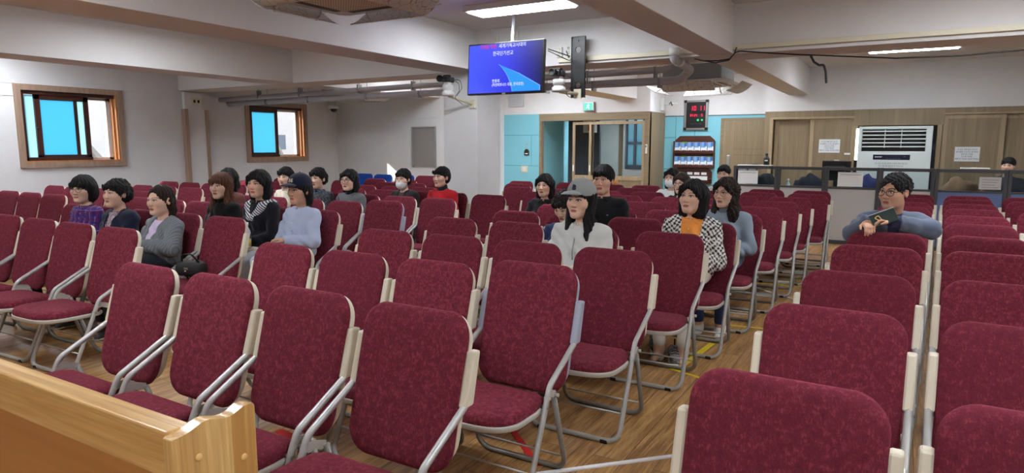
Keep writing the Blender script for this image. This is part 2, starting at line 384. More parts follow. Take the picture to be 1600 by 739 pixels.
# windows in the left wall
def frosted(name, c):
    N = Nodes(name); N.t.nodes.remove(N.b)
    tr = N.n('BsdfTranslucent'); tr.inputs['Color'].default_value = (*lin(c), 1); gl = N.n('BsdfGlossy'); gl.inputs['Roughness'].default_value = .3
    mx = N.n('MixShader'); mx.inputs[0].default_value = .06; N.l(tr.outputs[0], mx.inputs[1]); N.l(gl.outputs[0], mx.inputs[2]); N.l(mx.outputs[0], N.out.inputs['Surface'])
    return N.m
def clear_glass(name, tint=(235, 240, 242), refl=0.08):
    N = Nodes(name); N.t.nodes.remove(N.b)
    tr = N.n('BsdfTransparent'); tr.inputs['Color'].default_value = (*lin(tint), 1); gl = N.n('BsdfGlossy'); gl.inputs['Roughness'].default_value = .03
    fr = N.n('LayerWeight'); fr.inputs['Blend'].default_value = refl
    mx = N.n('MixShader'); N.l(fr.outputs['Facing'], mx.inputs[0]); N.l(tr.outputs[0], mx.inputs[1]); N.l(gl.outputs[0], mx.inputs[2]); N.l(mx.outputs[0], N.out.inputs['Surface'])
    return N.m
M['cyan_glass'] = frosted('cyan_frosted_glass', (116, 186, 212))
M['pale_glass'] = frosted('pale_frosted_glass', (176, 214, 226))
M['glass'] = clear_glass('clear_glass')
M['smoke_glass'] = clear_glass('smoky_glass', (222, 226, 228), 0.10)
M['white_alu'] = plain('white_window_alu', (232, 232, 230), 0.4)
def window(idx, y0, y1, z0, z1, ysash, narrow):
    w = struct('window_%d' % idx, MB().box(XL - .20, XL + .035, y0 - .085, y0, z0 - .085, z1 + .085, .004).box(XL - .20, XL + .035, y1, y1 + .085, z0 - .085, z1 + .085, .004)
               .box(XL - .20, XL + .035, y0, y1, z1, z1 + .085).box(XL - .20, XL + .035, y0, y1, z0 - .085, z0), 'casing')
    struct('jamb', MB().box(XL - .20, XL + .02, y1 - .025, y1 - .001, z0, z1).box(XL - .20, XL + .02, y0, y1 - .025, z0 + .001, z0 + .02).box(XL - .10, XL - .04, y1 - .05, y1 - .025, z0 + .02, z1), 'jamb', w)
    h = MB().box(XL - .09, XL - .01, y0, y1 - .03, z1 - .055, z1 - .001, .003).box(XL - .09, XL - .01, y0, ysash, z0 + .02, z0 + .07, .003)
    h.box(XL - .09, XL - .01, y0, y0 + .05, z0 + .02, z1 - .05, .003)
    struct('track_frame', h, 'sash', w)
    # sliding sash with its frosted panes
    s0 = narrow if narrow else y0 + .03
    f = MB().box(XL - .07, XL - .03, s0, s0 + .075, z0 + .06, z1 - .05, .004).box(XL - .07, XL - .03, ysash - .075, ysash, z0 + .03, z1 - .05, .004)
    f.box(XL - .07, XL - .03, s0, ysash, z1 - .125, z1 - .05, .004).box(XL - .07, XL - .03, s0, ysash, z0 + .03, z0 + .105, .004)
    sa = struct('sash', f, 'sash', w)
    cut = s0 + (ysash - s0) * .72 if narrow else ysash - .085
    struct('frosted_pane', MB().box(XL - .052, XL - .046, s0 + .07, cut, z0 + .10, z1 - .12), 'cyan_glass', sa)
    struct('pane_edge', MB().box(XL - .052, XL - .046, cut + (.05 if narrow else .0), ysash - .07, z0 + .10, z1 - .12), 'pale_glass', sa)
    if narrow:
        struct('stile', MB().box(XL - .06, XL - .04, cut, cut + .05, z0 + .10, z1 - .12), 'sash', sa)
        struct('side_pane', MB().box(XL - .085, XL - .08, y0 + .05, s0 + .01, z0 + .06, z1 - .06), 'pale_glass', w)
        struct('latch', MB().ball((XL - .025, s0 + .02, (z0 + z1) / 2 - .02), .022, 10), 'black', sa)
    # outer white frame of the open half
    o = MB()
    for (a, c) in ((ysash - .03, ysash + .01), (y1 - .10, y1 - .03)): o.box(XL - .19, XL - .13, a, c, z0 + .01, z1 - .02, .003)
    o.box(XL - .19, XL - .13, ysash, y1 - .03, z1 - .09, z1 - .02, .003).box(XL - .19, XL - .13, ysash, y1 - .03, z0 + .01, z0 + .06, .003)
    struct('outer_frame', o, 'white_alu', w)
    return w
window(1, *WIN[0], 5.78, 5.02)
window(2, *WIN[1], 9.47, None)
# outside: pale houses in the sun
M['render_wall'] = plain('pale_exterior_render', (222, 222, 224), 0.9, var=0.04, bscale=1.5)
M['ext_glass'] = plain('exterior_window_glass', (116, 130, 148), 0.2)
M['slate'] = plain('grey_roof_tiles', (150, 148, 148), 0.8, var=0.1, bscale=6)
o = struct('exterior_ground', MB().box(-90, XL - 3, -20, 80, -4.2, -4.0), plain('pale_asphalt', (150, 150, 150), 0.9))
bl = MB().box(-52, -40, 14.5, 32, -4, 12).build('exterior_apartment_block', 'render_wall')
tag(bl, 'pale multi-storey apartment block seen outside the larger side window', 'building')
for k in range(4):
    for j in range(5): MB().box(-40.03, -39.97, 15.6 + j * 3.2, 17.0 + j * 3.2, -2.6 + k * 3.1, -1.0 + k * 3.1).build('apartment_window', 'ext_glass', bl)
for (nm, x, y, w_, apex, base, lb) in (('exterior_house', -26, 21.6, 1.5, 1.75, -.9, 'white gabled house outside the smaller side window'), ('exterior_house', -22, 10.6, 2.2, 2.1, -.6, 'pale house with sloping gable outside the larger side window')):
    h = MB().prism([(y - w_, -4), (y + w_, -4), (y + w_, base), (y, apex), (y - w_, base)], 0, x - 6, x).build(nm, 'render_wall'); tag(h, lb, 'house', 'houses outside')
    for sgn in (-1, 1):
        MB().prism([(y, apex), (y + sgn * (w_ + .25), base - .35), (y + sgn * (w_ + .25), base - .15), (y, apex + .22)], 0, x - 6.2, x + .3).build('roof_slope', 'slate', h)
    MB().box(x, x + .03, y - .18, y + .18, -.4, .3).build('gable_window', 'ext_glass', h)
far = MB().box(-70, -60, 28, 60, -4, 6).box(-70, -58, 40, 48, -4, 12).build('exterior_apartment_block', 'render_wall'); tag(far, 'distant pale apartment block outside the smaller side window', 'building')
for j in range(6): MB().box(-60.03, -59.97, 30 + j * 4, 32 + j * 4, 1, 2.6).build('apartment_window', 'ext_glass', far)
# ------------------------------------------------------------------ folding chairs
# local frame: floor at z 0, rear foot at y 0, the chair faces -y
def back_pt(z): return -.013 + (z - .37) * .264                 # the reclined plane of the backrest
def make_chair(name, fab, plastic, extra=0.0):
    root = empty(name)
    ang = math.atan(.264); ca, sa = math.cos(ang), math.sin(ang)
    H = (.905 + extra - .372) / ca
    def bmap(off):
        def f(u, v, h):
            h2 = h + off + .35 * (u * u) - .010
            return Vector((u, -.013 + v * sa - h2 * ca * -1 * -1, .372 + v * ca + h2 * sa * .0)) if False else Vector((u, -.013 + v * sa - (h + off) * ca - .30 * u * u + .012, .372 + v * ca - (h + off) * -sa * 0 + 0))
        return f
    out = rrect(.470, H, .078, 7, 0, H / 2, .095)
    out = [(u * (1 + .02 * math.sin(PI * min(1, max(0, v / H)))), v + (.012 * (1 - (u / .24) ** 2) if v > H * .6 else -.008 * (1 - (u / .24) ** 2))) for u, v in out]
    b = MB().pillow(out, .034, -.012, bmap(.012)); b.build('backrest', fab, root)
    out2 = rrect(.470, H - .022, .085, 7, 0, H / 2 - .003, .105)
    out2 = [(u, v + (.010 * (1 - (u / .24) ** 2) if v > H * .6 else 0)) for u, v in out2]
    b = MB().pillow(out2, .010, -.032, bmap(-.004), rings=(1.0, .998, .985, .95, .8, .5, .2), p=6); b.build('back_shell', plastic, root)
    # seat cushion and pan
    pts = []
    for k in range(25):
        t = PI + PI * k / 24; c, s_ = math.cos(t), math.sin(t)
        pts.append((.238 * (abs(c) ** .62) * (1 if c > 0 else -1), -.398 - .154 * abs(s_) ** .8))
    pts += [(.238, -.30), (.225, -.20), (.19, -.165), (-.19, -.165), (-.225, -.20), (-.238, -.30)]
    def smap(u, v, h): return Vector((u, v, .402 + h - .05 * (v + .6) * .5 - (.010 * (1 - (u / .24) ** 2) * (1 if h > .02 else 0))))
    MB().pillow(pts, .058, -.006, smap, p=3.0).build('seat', fab, root)
    pan = [(u * 1.035, -.38 + (v + .38) * 1.03) for u, v in pts]
    def pmap(u, v, h): return Vector((u, v, .395 + h - .05 * (v + .6) * .5))
    MB().pillow(pan, .012, -.022, pmap, rings=(1.0, .998, .99, .97, .8, .4, .15), p=7).build('seat_pan', 'pan', root)
    # tube frames: each one bent loop
    X = .254
    fp = [(X, back_pt(.78) - .012, .76), (X, .042, .612), (X, -.205, .482), (X, -.415, .0125), (-X, -.415, .0125), (-X, -.205, .482), (-X, .042, .612), (-X, back_pt(.78) - .012, .76)]
    MB().tube(fp, .0134, [.05, .075, .075, .075, .075, .05], 8).build('front_leg_frame', 'tube', root)
    X2 = .236
    rp = [(X2, -.135, .425), (X2, 0, .0125), (-X2, 0, .0125), (-X2, -.135, .425)]
    MB().tube(rp, .0130, .075, 8).build('rear_leg_frame', 'tube_dark', root)
    MB().tube([(-X2, -.022, .085), (X2, -.022, .085)], .0055, 0, 6).build('stretcher', 'tube', root)
    MB().tube([(-X, -.352, .145), (X, -.352, .145)], .0055, 0, 6).build('stretcher', 'tube', root)
    for s in (-1, 1):
        x0, x1 = sorted((s * .234, s * .268))
        b = MB(); z0, z1 = .605, .79
        pr = [(back_pt(z0) - .030, z0), (back_pt(z0) + .024, z0), (back_pt(z1) + .022, z1), (back_pt(z1) - .022, z1 + .004)]
        b.prism(pr, 0, x0, x1, .008, 2); b.build('arm_bracket', plastic, root)
        # folding hinge with its bolts
        xa, xb = sorted((s * .242, s * .246))
        h = MB().prism([(-.232, .436), (-.212, .464), (-.17, .454), (-.13, .438), (-.13, .414), (-.155, .412), (-.185, .426), (-.212, .422)], 0, xa, xb)
        h.tube([(s * .24, -.135, .42), (s * .262, -.135, .42)], .009, 0, 8)
        h.tube([(s * .24, -.225, .435), (s * .269, -.225, .435)], .007, 0, 8)
        h.build('hinge_plate', 'pan', root)
        MB().tube([(s * .232, -.243, .40), (s * .269, -.243, .40)], .008, 0, 8).build('seat_bolt', 'bolt', root)
        MB().box(*sorted((s * .16, s * .20)), -.43, -.398, 0, .02, .005).build('foot_pad', 'blacksoft', root)
    return root
CHAIR = {'red': make_chair('folding_chair', 'red', 'shell'), 'grey': make_chair('folding_chair', 'red', 'shell_grey', .03), 'blue': make_chair('folding_chair', 'blue', 'shell')}
_used = set()
def place_chair(x, y, label, group, kind='red', rz=0.0, exact=False):
    """x, y: middle of the top of the backrest"""
    o = CHAIR[kind] if kind not in _used else copy_tree(CHAIR[kind]); _used.add(kind)
    if not exact:
        x += random.uniform(-.004, .004); y += random.uniform(-.008, .008); rz += rad(random.uniform(-.6, .6))
    o.location = (x + math.sin(rz) * .128, y - math.cos(rz) * .128, 0); o.rotation_euler = (0, 0, rz)
    tag(o, label, 'chair', group); return o
def lab(row, seat, block, who=None, kind='red'):
    base = {'red': 'red folding chair', 'grey': 'red chair with blue-grey plastic', 'blue': 'blue folding chair'}[kind]
    if who: return '%s under %s' % (base, who)
    return '%s, row %s, seat %s from the aisle, %s' % (base, ORD[row], ORD[seat], block)
# middle block: seat one stands on the aisle
MIDY = [1.89, 2.70, 3.54, 4.41, 5.16, 5.93, 6.70, 7.46, 8.14, 8.82, 9.48]
MIDN = [4, 4, 4, 4, 4, 4, 6, 6, 6, 5, 5]
WHO = {('m', 3, 1): 'woman in grey baseball cap', ('m', 4, 0): 'woman in checked jacket', ('m', 5, 0): 'woman in grey-blue zip jacket', ('m', 4, 2): 'woman in navy looking down',
       ('m', 5, 2): 'man in black polo shirt', ('m', 6, 4): 'woman in black shirt by the turquoise wall', ('m', 8, 2): 'woman with glasses behind the checked jacket', ('m', 10, 2): 'man in white before the brochure rack', ('m', 9, 3): 'masked woman in white',
       ('l', 1, 1): 'woman in grey cardigan', ('l', 1, 2): 'woman in navy cardigan', ('l', 1, 3): 'woman in purple plaid', ('l', 2, 0): 'person in navy cap', ('l', 2, 1): 'woman with striped collar', ('l', 2, 2): 'woman with long brown hair',
       ('l', 3, 4): 'woman in brown top', ('l', 4, 2): 'woman in grey sweater', ('l', 4, 3): 'woman in patterned scarf', ('l', 4, 4): 'person in cream jacket', ('l', 5, 1): 'woman in white mask near the pillar', ('l', 5, 0): 'woman in red jacket',
       ('r', 5, 0): 'man in grey-blue jacket'}
for r, y in enumerate(MIDY):
    for k in range(MIDN[r]):
        x = -1.49 - .563 * k + .066 * (y - 1.89); yy = y; kind = 'red'
        if r == 0: x -= .02 * k * 0
        if (r, k) == (1, 0): kind = 'grey'; yy = 2.745; x = -1.478
        elif r == 1: x -= .02
        if r == 3: x -= .04 * k
        if r == 6 and k == 5: x -= .24
        if r == 7 and k == 5: x += .0
        if r == 9: x += .07
        place_chair(x, yy, lab(r, k, 'middle block', WHO.get(('m', r, k)), kind), 'red folding chairs in the middle block', kind)
for i, (x, y) in enumerate([(-4.65, 8.16), (-5.08, 8.86), (-5.40, 9.55), (-4.52, 9.55), (-3.80, 9.48), (-5.24, 8.16), (-5.66, 8.86)][:]):
    place_chair(x, y, 'red folding chair by the turquoise wall, %s of the loose ones beyond the pillar' % ORD[i], 'loose red chairs by the turquoise wall')
# aisle block beside the pillar, seat one on the aisle
LROWS = [(2.65, [-4.80, -5.38, -5.94, -6.51, -7.08]), (3.51, [-4.77, -5.37, -5.93, -6.50, -7.07]), (4.34, [-4.57, -5.13, -5.71, -6.28, -6.83, -7.40]),
         (5.15, [-4.50, -5.055, -5.61, -6.165, -6.72]), (5.98, [-4.44, -5.0, -5.555, -6.11, -6.665, -7.22]), (6.74, [-4.80, -5.36, -5.915, -6.47]),
         (7.40, [-5.76, -6.30, -6.88]), (8.16, [-6.00, -6.55, -7.1, -8.05]), (8.9, [-6.3, -7.3, -8.0]), (10.25, [-7.92])]
for r, (y, xs) in enumerate(LROWS):
    for k, x in enumerate(xs):
        kind = 'grey' if (r, k) == (3, 0) else 'red'
        place_chair(x, y, lab(r, k, 'block before the pillar', WHO.get(('l', r, k)), kind), 'red folding chairs in the block before the pillar', kind, rad(2))
# block along the windows
FROWS = [(4.07, [-8.73, -9.29, -9.85]), (4.95, [-8.36, -8.91, -9.46, -10.01, -10.56]), (5.68, [-8.48, -9.04, -9.60, -10.16]), (6.47, [-8.56, -9.11, -9.66, -10.22]), (7.32, [-8.79, -9.33]), (8.18, [-8.94, -9.5])]
for r, (y, xs) in enumerate(FROWS):
    for k, x in enumerate(xs):
        place_chair(x, y, lab(r, k, 'block along the windows'), 'red folding chairs along the windows', 'red', rad(3.5))
# block beyond the aisle, towards the partition desks
RY = [1.765, 2.63, 3.45, 4.42, 5.18, 6.06, 6.75, 7.46, 8.13, 8.79, 9.44]
for r, y in enumerate(RY):
    x0 = -.21 + .045 * (y - 1.76)
    for k in range(2 if r < 5 else 3):
        x = x0 + (.545 + (.02 if k else 0)) * k
        place_chair(x, y + (.04 if k == 1 and r < 5 else 0), lab(r, k, 'block before the grey partition', WHO.get(('r', r, k))), 'red folding chairs before the partition', 'red', rad(-1.0))
for i, (x, y) in enumerate([(-9.60, 10.36), (-9.03, 10.28), (-8.47, 10.3)]):
    place_chair(x, y, ['blue folding chair at the back wall, beside the corner', 'blue folding chair at the back wall in the patch of sunlight', 'blue folding chair at the back wall beneath the grey board'][i], 'blue folding chairs at the back wall', 'blue', rad(2))
# ------------------------------------------------------------------ ceiling lamps
M['tube_glow'] = plain('lamp_diffuser', (255, 252, 248), 0.5, emit=(243, 249, 255), es=LAMP_GLOW)
def lamp_name(i): return ['white ceiling lamp in front of the television', 'white ceiling lamp above the partition desks'][i] if i < 2 else 'added white ceiling lamp in the %s bay of the hall' % (ORD[i - 2] if i < 14 else ['thirteenth', 'fourteenth'][i - 14])  # bay lamps are extra fittings added to brighten the hall
for i, (x, y) in enumerate(CEIL_LAMPS):
    t = empty('ceiling_lamp', (x, y, ZC)); tag(t, lamp_name(i), 'lamp', 'ceiling lamps')
    MB().box(-.60, .60, -.18, .18, -.06, 0, .006).build('housing', 'white_plastic', t)
    MB().box(-.56, .56, -.15, .15, -.072, -.055, .004).build('diffuser', 'tube_glow', t)
def px(x, y, Y=None, Z=None, X=None):
    """a point of the photographed place: where the sight line through a pixel meets a plane (used to measure the room)"""
    d = cam_o.matrix_world.to_3x3() @ Vector(((x - 800) / FPX, -(y - 369.5) / FPX, -1)); o = Vector((0, 0, CAMH))
    t = ((Y - o.y) / d.y) if Y is not None else ((Z - o.z) / d.z) if Z is not None else ((X - o.x) / d.x)
    return o + d * t
RX90 = (rad(90), 0, 0)
# ------------------------------------------------------------------ ceiling cassette air conditioners with wind deflectors
def vane_mat():
    N = Nodes('patterned_deflector')
    v = N.coords((1, 1, 1)); t = N.n('TexVoronoi', Scale=13.0); t.feature = 'DISTANCE_TO_EDGE'; N.l(v, t.inputs['Vector'])
    N.l(N.ramp(t.outputs['Distance'], [(0.012, lin((120, 106, 96))), (0.035, lin((244, 243, 242)))]), N.b.inputs['Base Color'])
    N.b.inputs['Roughness'].default_value = 0.35
    tr = N.n('BsdfTranslucent'); tr.inputs['Color'].default_value = (.8, .8, .8, 1); mx = N.n('MixShader'); mx.inputs[0].default_value = .45
    N.l(N.b.outputs[0], mx.inputs[1]); N.l(tr.outputs[0], mx.inputs[2]); N.l(mx.outputs[0], N.out.inputs['Surface'])
    return N.m
M['vane'] = vane_mat()
def grille_mat():
    N = Nodes('cassette_grille'); v = N.coords((1, 1, 1)); w = N.n('TexChecker', Scale=80.0); N.l(v, w.inputs['Vector'])
    w.inputs['Color1'].default_value = (*lin((222, 214, 200)), 1); w.inputs['Color2'].default_value = (*lin((166, 154, 138)), 1); N.l(w.outputs['Color'], N.b.inputs['Base Color']); return N.m
M['grille'] = grille_mat()
def cassette(x, y, z, label, rz=0.0, vz=-.07, out=0.0):
    t = empty('ceiling_air_conditioner', (x, y, z), rz); tag(t, label, 'air conditioner', 'ceiling air conditioners')
    MB().box(-.41, .41, -.41, .41, .035, .26, .02).build('casing', plain('galvanised_casing', (150, 152, 156), .4, .5) if 'galv' not in M else M['galv'], t)
    b = MB().prism(rrect(.95, .95, .06), 2, 0, .04, .01); b.build('face_panel', 'white_plastic', t)
    b = MB().box(-.27, .27, -.27, .27, -.022, .002, .012); b.build('intake_grille', 'grille', t)
    s = MB()
    for a in range(4):
        m = Matrix.Rotation(a * PI / 2, 4, 'Z'); s.box(-.30, .30, .335, .395, -.004, .002, 0, 2, m)
    s.build('air_slots', 'grey_frame', t)
    for a in range(4):
        m = Matrix.Rotation(a * PI / 2, 4, 'Z')
        v = MB(); pts = []; n = 8
        for k in range(n + 1): q = k / n; pts.append((.40 + out + .20 * q, vz + .03 * q + .085 * q * q - .02))
        for k in range(n, -1, -1): q = k / n; pts.append((.40 + out + .20 * q, vz + .03 * q + .085 * q * q - .012))
        bm = bmesh.new()
        half = lambda q: .36 - .05 * max(0, q - .7) / .3
        L = [[bm.verts.new((sx * (.36 if .401 < p[0] - out < .59 else .335), p[0], p[1])) for p in pts] for sx in (-1, 1)]
        nn = len(pts)
        for k in range(nn):
            bm.faces.new((L[0][k], L[0][(k + 1) % nn], L[1][(k + 1) % nn], L[1][k]))
        bm.faces.new(L[0]); bm.faces.new(L[1]); v._merge(bm, m)
        vo = v.build('wind_deflector', 'vane', t)
        bk = MB()
        for sx in (-.2, .2):
            p = [m @ Vector((sx, .44, .01)), m @ Vector((sx, .45, -.03)), m @ Vector((sx, .50 + out, vz))]; bk.tube(p, .007, 0, 6)
        e = [m @ Vector((-.36, .606 + out, vz + .10)), m @ Vector((.40, .606 + out, vz + .10))]; bk.tube(e, .006, 0, 6)
        bk.build('deflector_bracket', 'white_plastic', vo)
    h = MB()
    for sx in (-.38, .38):
        for sy in (-.38, .38): h.tube([(sx, sy, .25), (sx, sy, ZC - z - .002)], .005, 0, 6)
    h.build('hanging_rods', 'bolt', t)
    return t
cassette(-3.50, 3.62, 2.53, 'white ceiling air conditioner with patterned deflectors above the front rows')
cassette(-2.60, 9.75, 2.36, 'white ceiling air conditioner with deflectors hung before the red clock', 0, -.10, .07)
cassette(-9.10, 9.55, 2.42, 'white ceiling air conditioner with deflectors near the smaller side window', 0, -.08, .06)
# ------------------------------------------------------------------ drain pipes under the cross beam
t = tag(empty('drain_pipe', (0, 8.12, 2.40)), 'upper grey plastic pipe running along the cross beam', 'pipe', 'pipes along the cross beam')
MB().tube([(XL + .01, 0, -.07), (-6.2, 0, -.01), (-2.62, 0, .02), (-2.52, 0, .03), (-2.5, 0, .12), (-2.5, 0, ZC - 2.40)], .042, [.1, .05, .05, .1], 12).build('pipe', 'pvc', t)
t2 = tag(empty('drain_pipe', (0, 8.30, 2.27)), 'lower grey plastic pipe with an elbow below the cross beam', 'pipe', 'pipes along the cross beam')
MB().tube([(XL + .01, 0, .0), (-6.5, 0, .02), (-3.4, 0, .03), (-2.45, 0, .03), (-2.25, -.25, .12), (-2.2, -.9, .15), (-2.2, -1.07, .15), (-2.2, -1.07, .24)], .05, [.1, .1, .2, .2, .1, .08], 12).build('pipe', 'pvc', t2)
MB().tube([(-2.2, -1.07, .19), (-2.2, -1.07, .27)], .060, 0, 12).tube([(-2.2, -.86, .15), (-2.2, -.95, .15)], .058, 0, 12).build('elbow_collar', 'white_plastic', t2)
for k, tt in enumerate((t, t2)):
    for xx in (-10.0, -8.95, -7.6, -6.5, -5.9, -4.3, -3.6, -2.7):
        h = MB()
        h.box(xx - .015, xx + .015, -.06, .06, -.055 + .0, .06 - .0, .004) if k else h.box(xx - .012, xx + .012, -.048, .048, -.08, .06, .004)
        h.tube([(xx, 0, .03), (xx, 0, (ZC - tt.location.z) - .001)], .004, 0, 6)
        h.build('pipe_hanger', 'bolt', tt)
# ------------------------------------------------------------------ conduit and cables on the beams
o = MB().box(-3.62, -1.955, 7.268, 7.30, 2.475, 2.53, .004).build('cable_conduit', 'cream_plastic'); tag(o, 'cream cable conduit on the cross beam beside the black plate', 'conduit')
o = MB().box(-1.595, XR, 7.262, 7.30, 2.485, 2.535, .004).build('cable_conduit', 'cream_plastic'); tag(o, 'long cream cable conduit on the beam above the partition side', 'conduit')
def cable(name, pts, r, label, mat='black', cat='cable'):
    o = MB().tube(pts, r, .03, 6).build(name, mat); tag(o, label, cat); return o
cable('power_cable', [px(1085, 92, Y=7.24), px(1100, 95, Y=7.24), px(1122, 95, Y=7.24), px(1140, 92, Y=7.24), px(1149, 82, Y=7.24), px(1156, 80, Y=7.24), px(1240, 85, Y=7.24), px(1400, 91, Y=7.24), px(1500, 87, Y=7.24), px(1599, 78, Y=7.24), px(1700, 72, Y=7.24)], .007, 'black cable sagging beneath the cream conduit on the beam')
cable('power_cable', [px(1092, 94, Y=7.22), px(1118, 98, Y=7.22), px(1139, 94, Y=7.22), px(1147, 84, Y=7.22), px(1151, 74, Y=7.25)], .006, 'short black cable loop under the beam crossing')
cable('drip_hose', [px(1266, 86, Y=7.885), px(1272, 97, Y=7.885), px(1280, 102, Y=7.885), px(1287, 101, Y=7.885), px(1290, 112, Y=7.885), px(1291, 130, Y=7.885)], .012, 'grey hose end hanging from the beam over the partition', 'dark_steel', 'hose')
# ------------------------------------------------------------------ television
TW, TH = .945, .556; TC = Vector((-3.775, 6.30, 2.325))
t = empty('television', TC, rad(0.6)); t.rotation_euler[0] = rad(-4); tag(t, 'flat television with blue slide hanging on a ceiling pole', 'television')
MB().box(-TW / 2, TW / 2, -.018, .035, -TH / 2, TH / 2, .006).build('bezel', 'black', t)
def screen_mat():
    N = Nodes('blue_slide'); tc = N.n('TexCoord'); sp = N.n('SeparateXYZ'); N.l(tc.outputs['Object'], sp.inputs[0])
    mr = N.n('MapRange'); mr.inputs['From Min'].default_value = -.47; mr.inputs['From Max'].default_value = .47; N.l(sp.outputs[0], mr.inputs['Value'])
    a = N.ramp(mr.outputs[0], [(0.0, lin((62, 84, 246))), (.55, lin((44, 52, 226))), (.82, lin((24, 26, 150))), (1.0, lin((14, 14, 64)))])
    N.b.inputs['Base Color'].default_value = (.01, .01, .02, 1); N.l(a, N.b.inputs['Emission Color']); N.b.inputs['Emission Strength'].default_value = 1.0
    N.b.inputs['Roughness'].default_value = .25
    return N.m
M['slide'] = screen_mat()
M['slide_sweep'] = plain('slide_sweep', (6, 10, 20), .3, emit=(44, 150, 240), es=1.0)
M['slide_edge'] = plain('slide_sweep_edge', (6, 10, 20), .3, emit=(110, 178, 255), es=1.0)
M['glow_white'] = plain('slide_white_text', (10, 10, 10), .3, emit=(225, 232, 255), es=1.0)
M['glow_red'] = plain('slide_red_text', (10, 10, 10), .3, emit=(226, 48, 96), es=1.0)
sc = MB().box(-TW / 2 + .014, TW / 2 - .014, -.0195, -.017, -TH / 2 + .018, TH / 2 - .016).build('screen', 'slide', t)
def scr(u, v): return (-TW / 2 + .014 + u * (TW - .028), TH / 2 - .016 - v * (TH - .034))     # screen fractions, from the top
def sweep(off):
    pts = []
    for k in range(13):
        q = k / 12; u = (1 - q) ** 2 * .415 + 2 * q * (1 - q) * .565 + q * q * .612; v = (1 - q) ** 2 * .42 + 2 * q * (1 - q) * .62 + q * q * .99; pts.append((u + off, v))
    for u, v in ((.985, .99), (.985, .885), (.70, .62)): pts.append((u - off, v + (off if v < .95 else 0)))
    return [scr(*p) for p in pts]
MB().prism(sweep(0), 1, -.0205, -.0195).build('slide_sweep_edge', 'slide_edge', sc)
MB().prism(sweep(.010), 1, -.0215, -.0200).build('slide_sweep', 'slide_sweep', sc)
def scrtext(body, u, v, size, mat, sx=1.0, al='LEFT'):
    x, z = scr(u, v); text_mesh('slide_text', body, size, mat, sc, (x, -.0222, z), RX90, al, .0003, sx, .0004)
scrtext('미래를 위한', .155, .055, .046, 'glow_red', .95); scrtext('세계기독교시대의', .415, .055, .050, 'glow_white', .92)
scrtext('한국단기선교', .335, .205, .052, 'glow_white', .90)
scrtext('한용희', .335, .765, .040, 'glow_white', .9); scrtext('(미션파트너스 대표, 한국로잔)', .335, .845, .040, 'glow_white', .80)
MB().box(-.022, .022, -.022, -.014, -TH / 2 - .010, -TH / 2 + .014, .002).build('maker_badge', 'alu', t)
MB().box(-.16, .16, .034, .07, -.12, .16, .006).build('wall_bracket_plate', 'dark_steel', t)
# the pole stands plumb although the screen leans
MB().tube([(0.02, .075, -.05), (0.02, .075 + .045, ZC - TC.z)], .022, 0, 12).box(-.08, .12, .03, .21, ZC - TC.z - .006, ZC - TC.z + .002).build('ceiling_pole', 'alu', t)
# sockets on the beam
def socket(x, z, y, label, n=2, w=.07, dep=.04):
    t = tag(empty('power_socket', (x, y, z)), label, 'socket', 'sockets on the beam')
    MB().box(-w / 2, w / 2, -dep, 0, -.06, .06, .006).build('cover_plate', 'white_plastic', t)
    for k in range(n):
        m = Matrix.Translation((0, -dep, -.028 + .056 * k)) @ Matrix.Rotation(rad(90), 4, 'X')
        s = MB().lathe([(.021, 0), (.021, .004), (.017, .004), (.016, .001), (0, .001)], 16, m)
        for q in (-.007, .007): s.box(q - .002, q + .002, -dep - .004, -dep - .001, -.03 + .056 * k, -.026 + .056 * k)
        s.build('socket_well', 'cream_plastic', t)
    return t
p = px(887, 80, Y=7.30); socket(p.x + .03, p.z, 7.30, 'white double socket on the beam beside the black plate')
p = px(878, 82, Y=7.30); socket(p.x - .02, p.z, 7.30, 'white socket with plugs on the beam, next to the camera', 2)
p = px(777, 62, Y=7.30); socket(p.x, p.z + .02, 7.30, 'small white socket on the beam behind the television', 1, .06)
p = px(807, 58, Y=7.30); socket(p.x, p.z, 7.30, 'white socket on the beam behind the television pole', 2, .08)
# black mounting plate and the two pan-tilt cameras
t = empty('mounting_plate', (-3.30, 7.15, 2.39)); tag(t, 'tall black metal plate with round holes fixed to the beam', 'plate')
bm = MB(); W_, H_ = .085, .345
holes = [(0, .20, .036), (0, -.20, .032)]
def plate_with_holes():
    b = bmesh.new(); n = 24; zs = [-H_, -.05, H_] ; zs = [-H_, 0, H_]
    for (hx, hz, hr), z0, z1 in ((holes[1], -H_, 0), (holes[0], 0, H_)):
        for yy in (-.008, .008):
            outer, inner = [], []
            for k in range(n):
                a = 2 * PI * k / n + PI / n; c, s_ = math.cos(a), math.sin(a)
                f = min(W_ / abs(c) if abs(c) > 1e-6 else 9, ((z1 - hz) / s_ if s_ > 1e-6 else 9), ((z0 - hz) / s_ if s_ < -1e-6 else 9))
                outer.append(b.verts.new((c * f, yy, hz + s_ * f))); inner.append(b.verts.new((c * hr, yy, hz + s_ * hr)))
            for k in range(n): b.faces.new((outer[k], outer[(k + 1) % n], inner[(k + 1) % n], inner[k]))
            if yy < 0: keep = inner
        for k in range(n): b.faces.new((keep[k], keep[(k + 1) % n], inner[(k + 1) % n], inner[k]))
    return b
bm._merge(plate_with_holes()); bm.box(-W_, -W_ + .006, -.02, .02, -H_, H_).box(W_ - .006, W_, -.02, .02, -H_, H_)
bm.box(-W_, W_, -.008, .008, H_ - .004, H_ + .004).box(-.05, .05, .0, .15, .06, .10)
bm.build('plate', 'black', t)
s = MB()
for zz in (.30, .235, -.31): s.ball((0, -.012, zz), .010, 8)
s.build('plate_bolts', 'bolt', t)
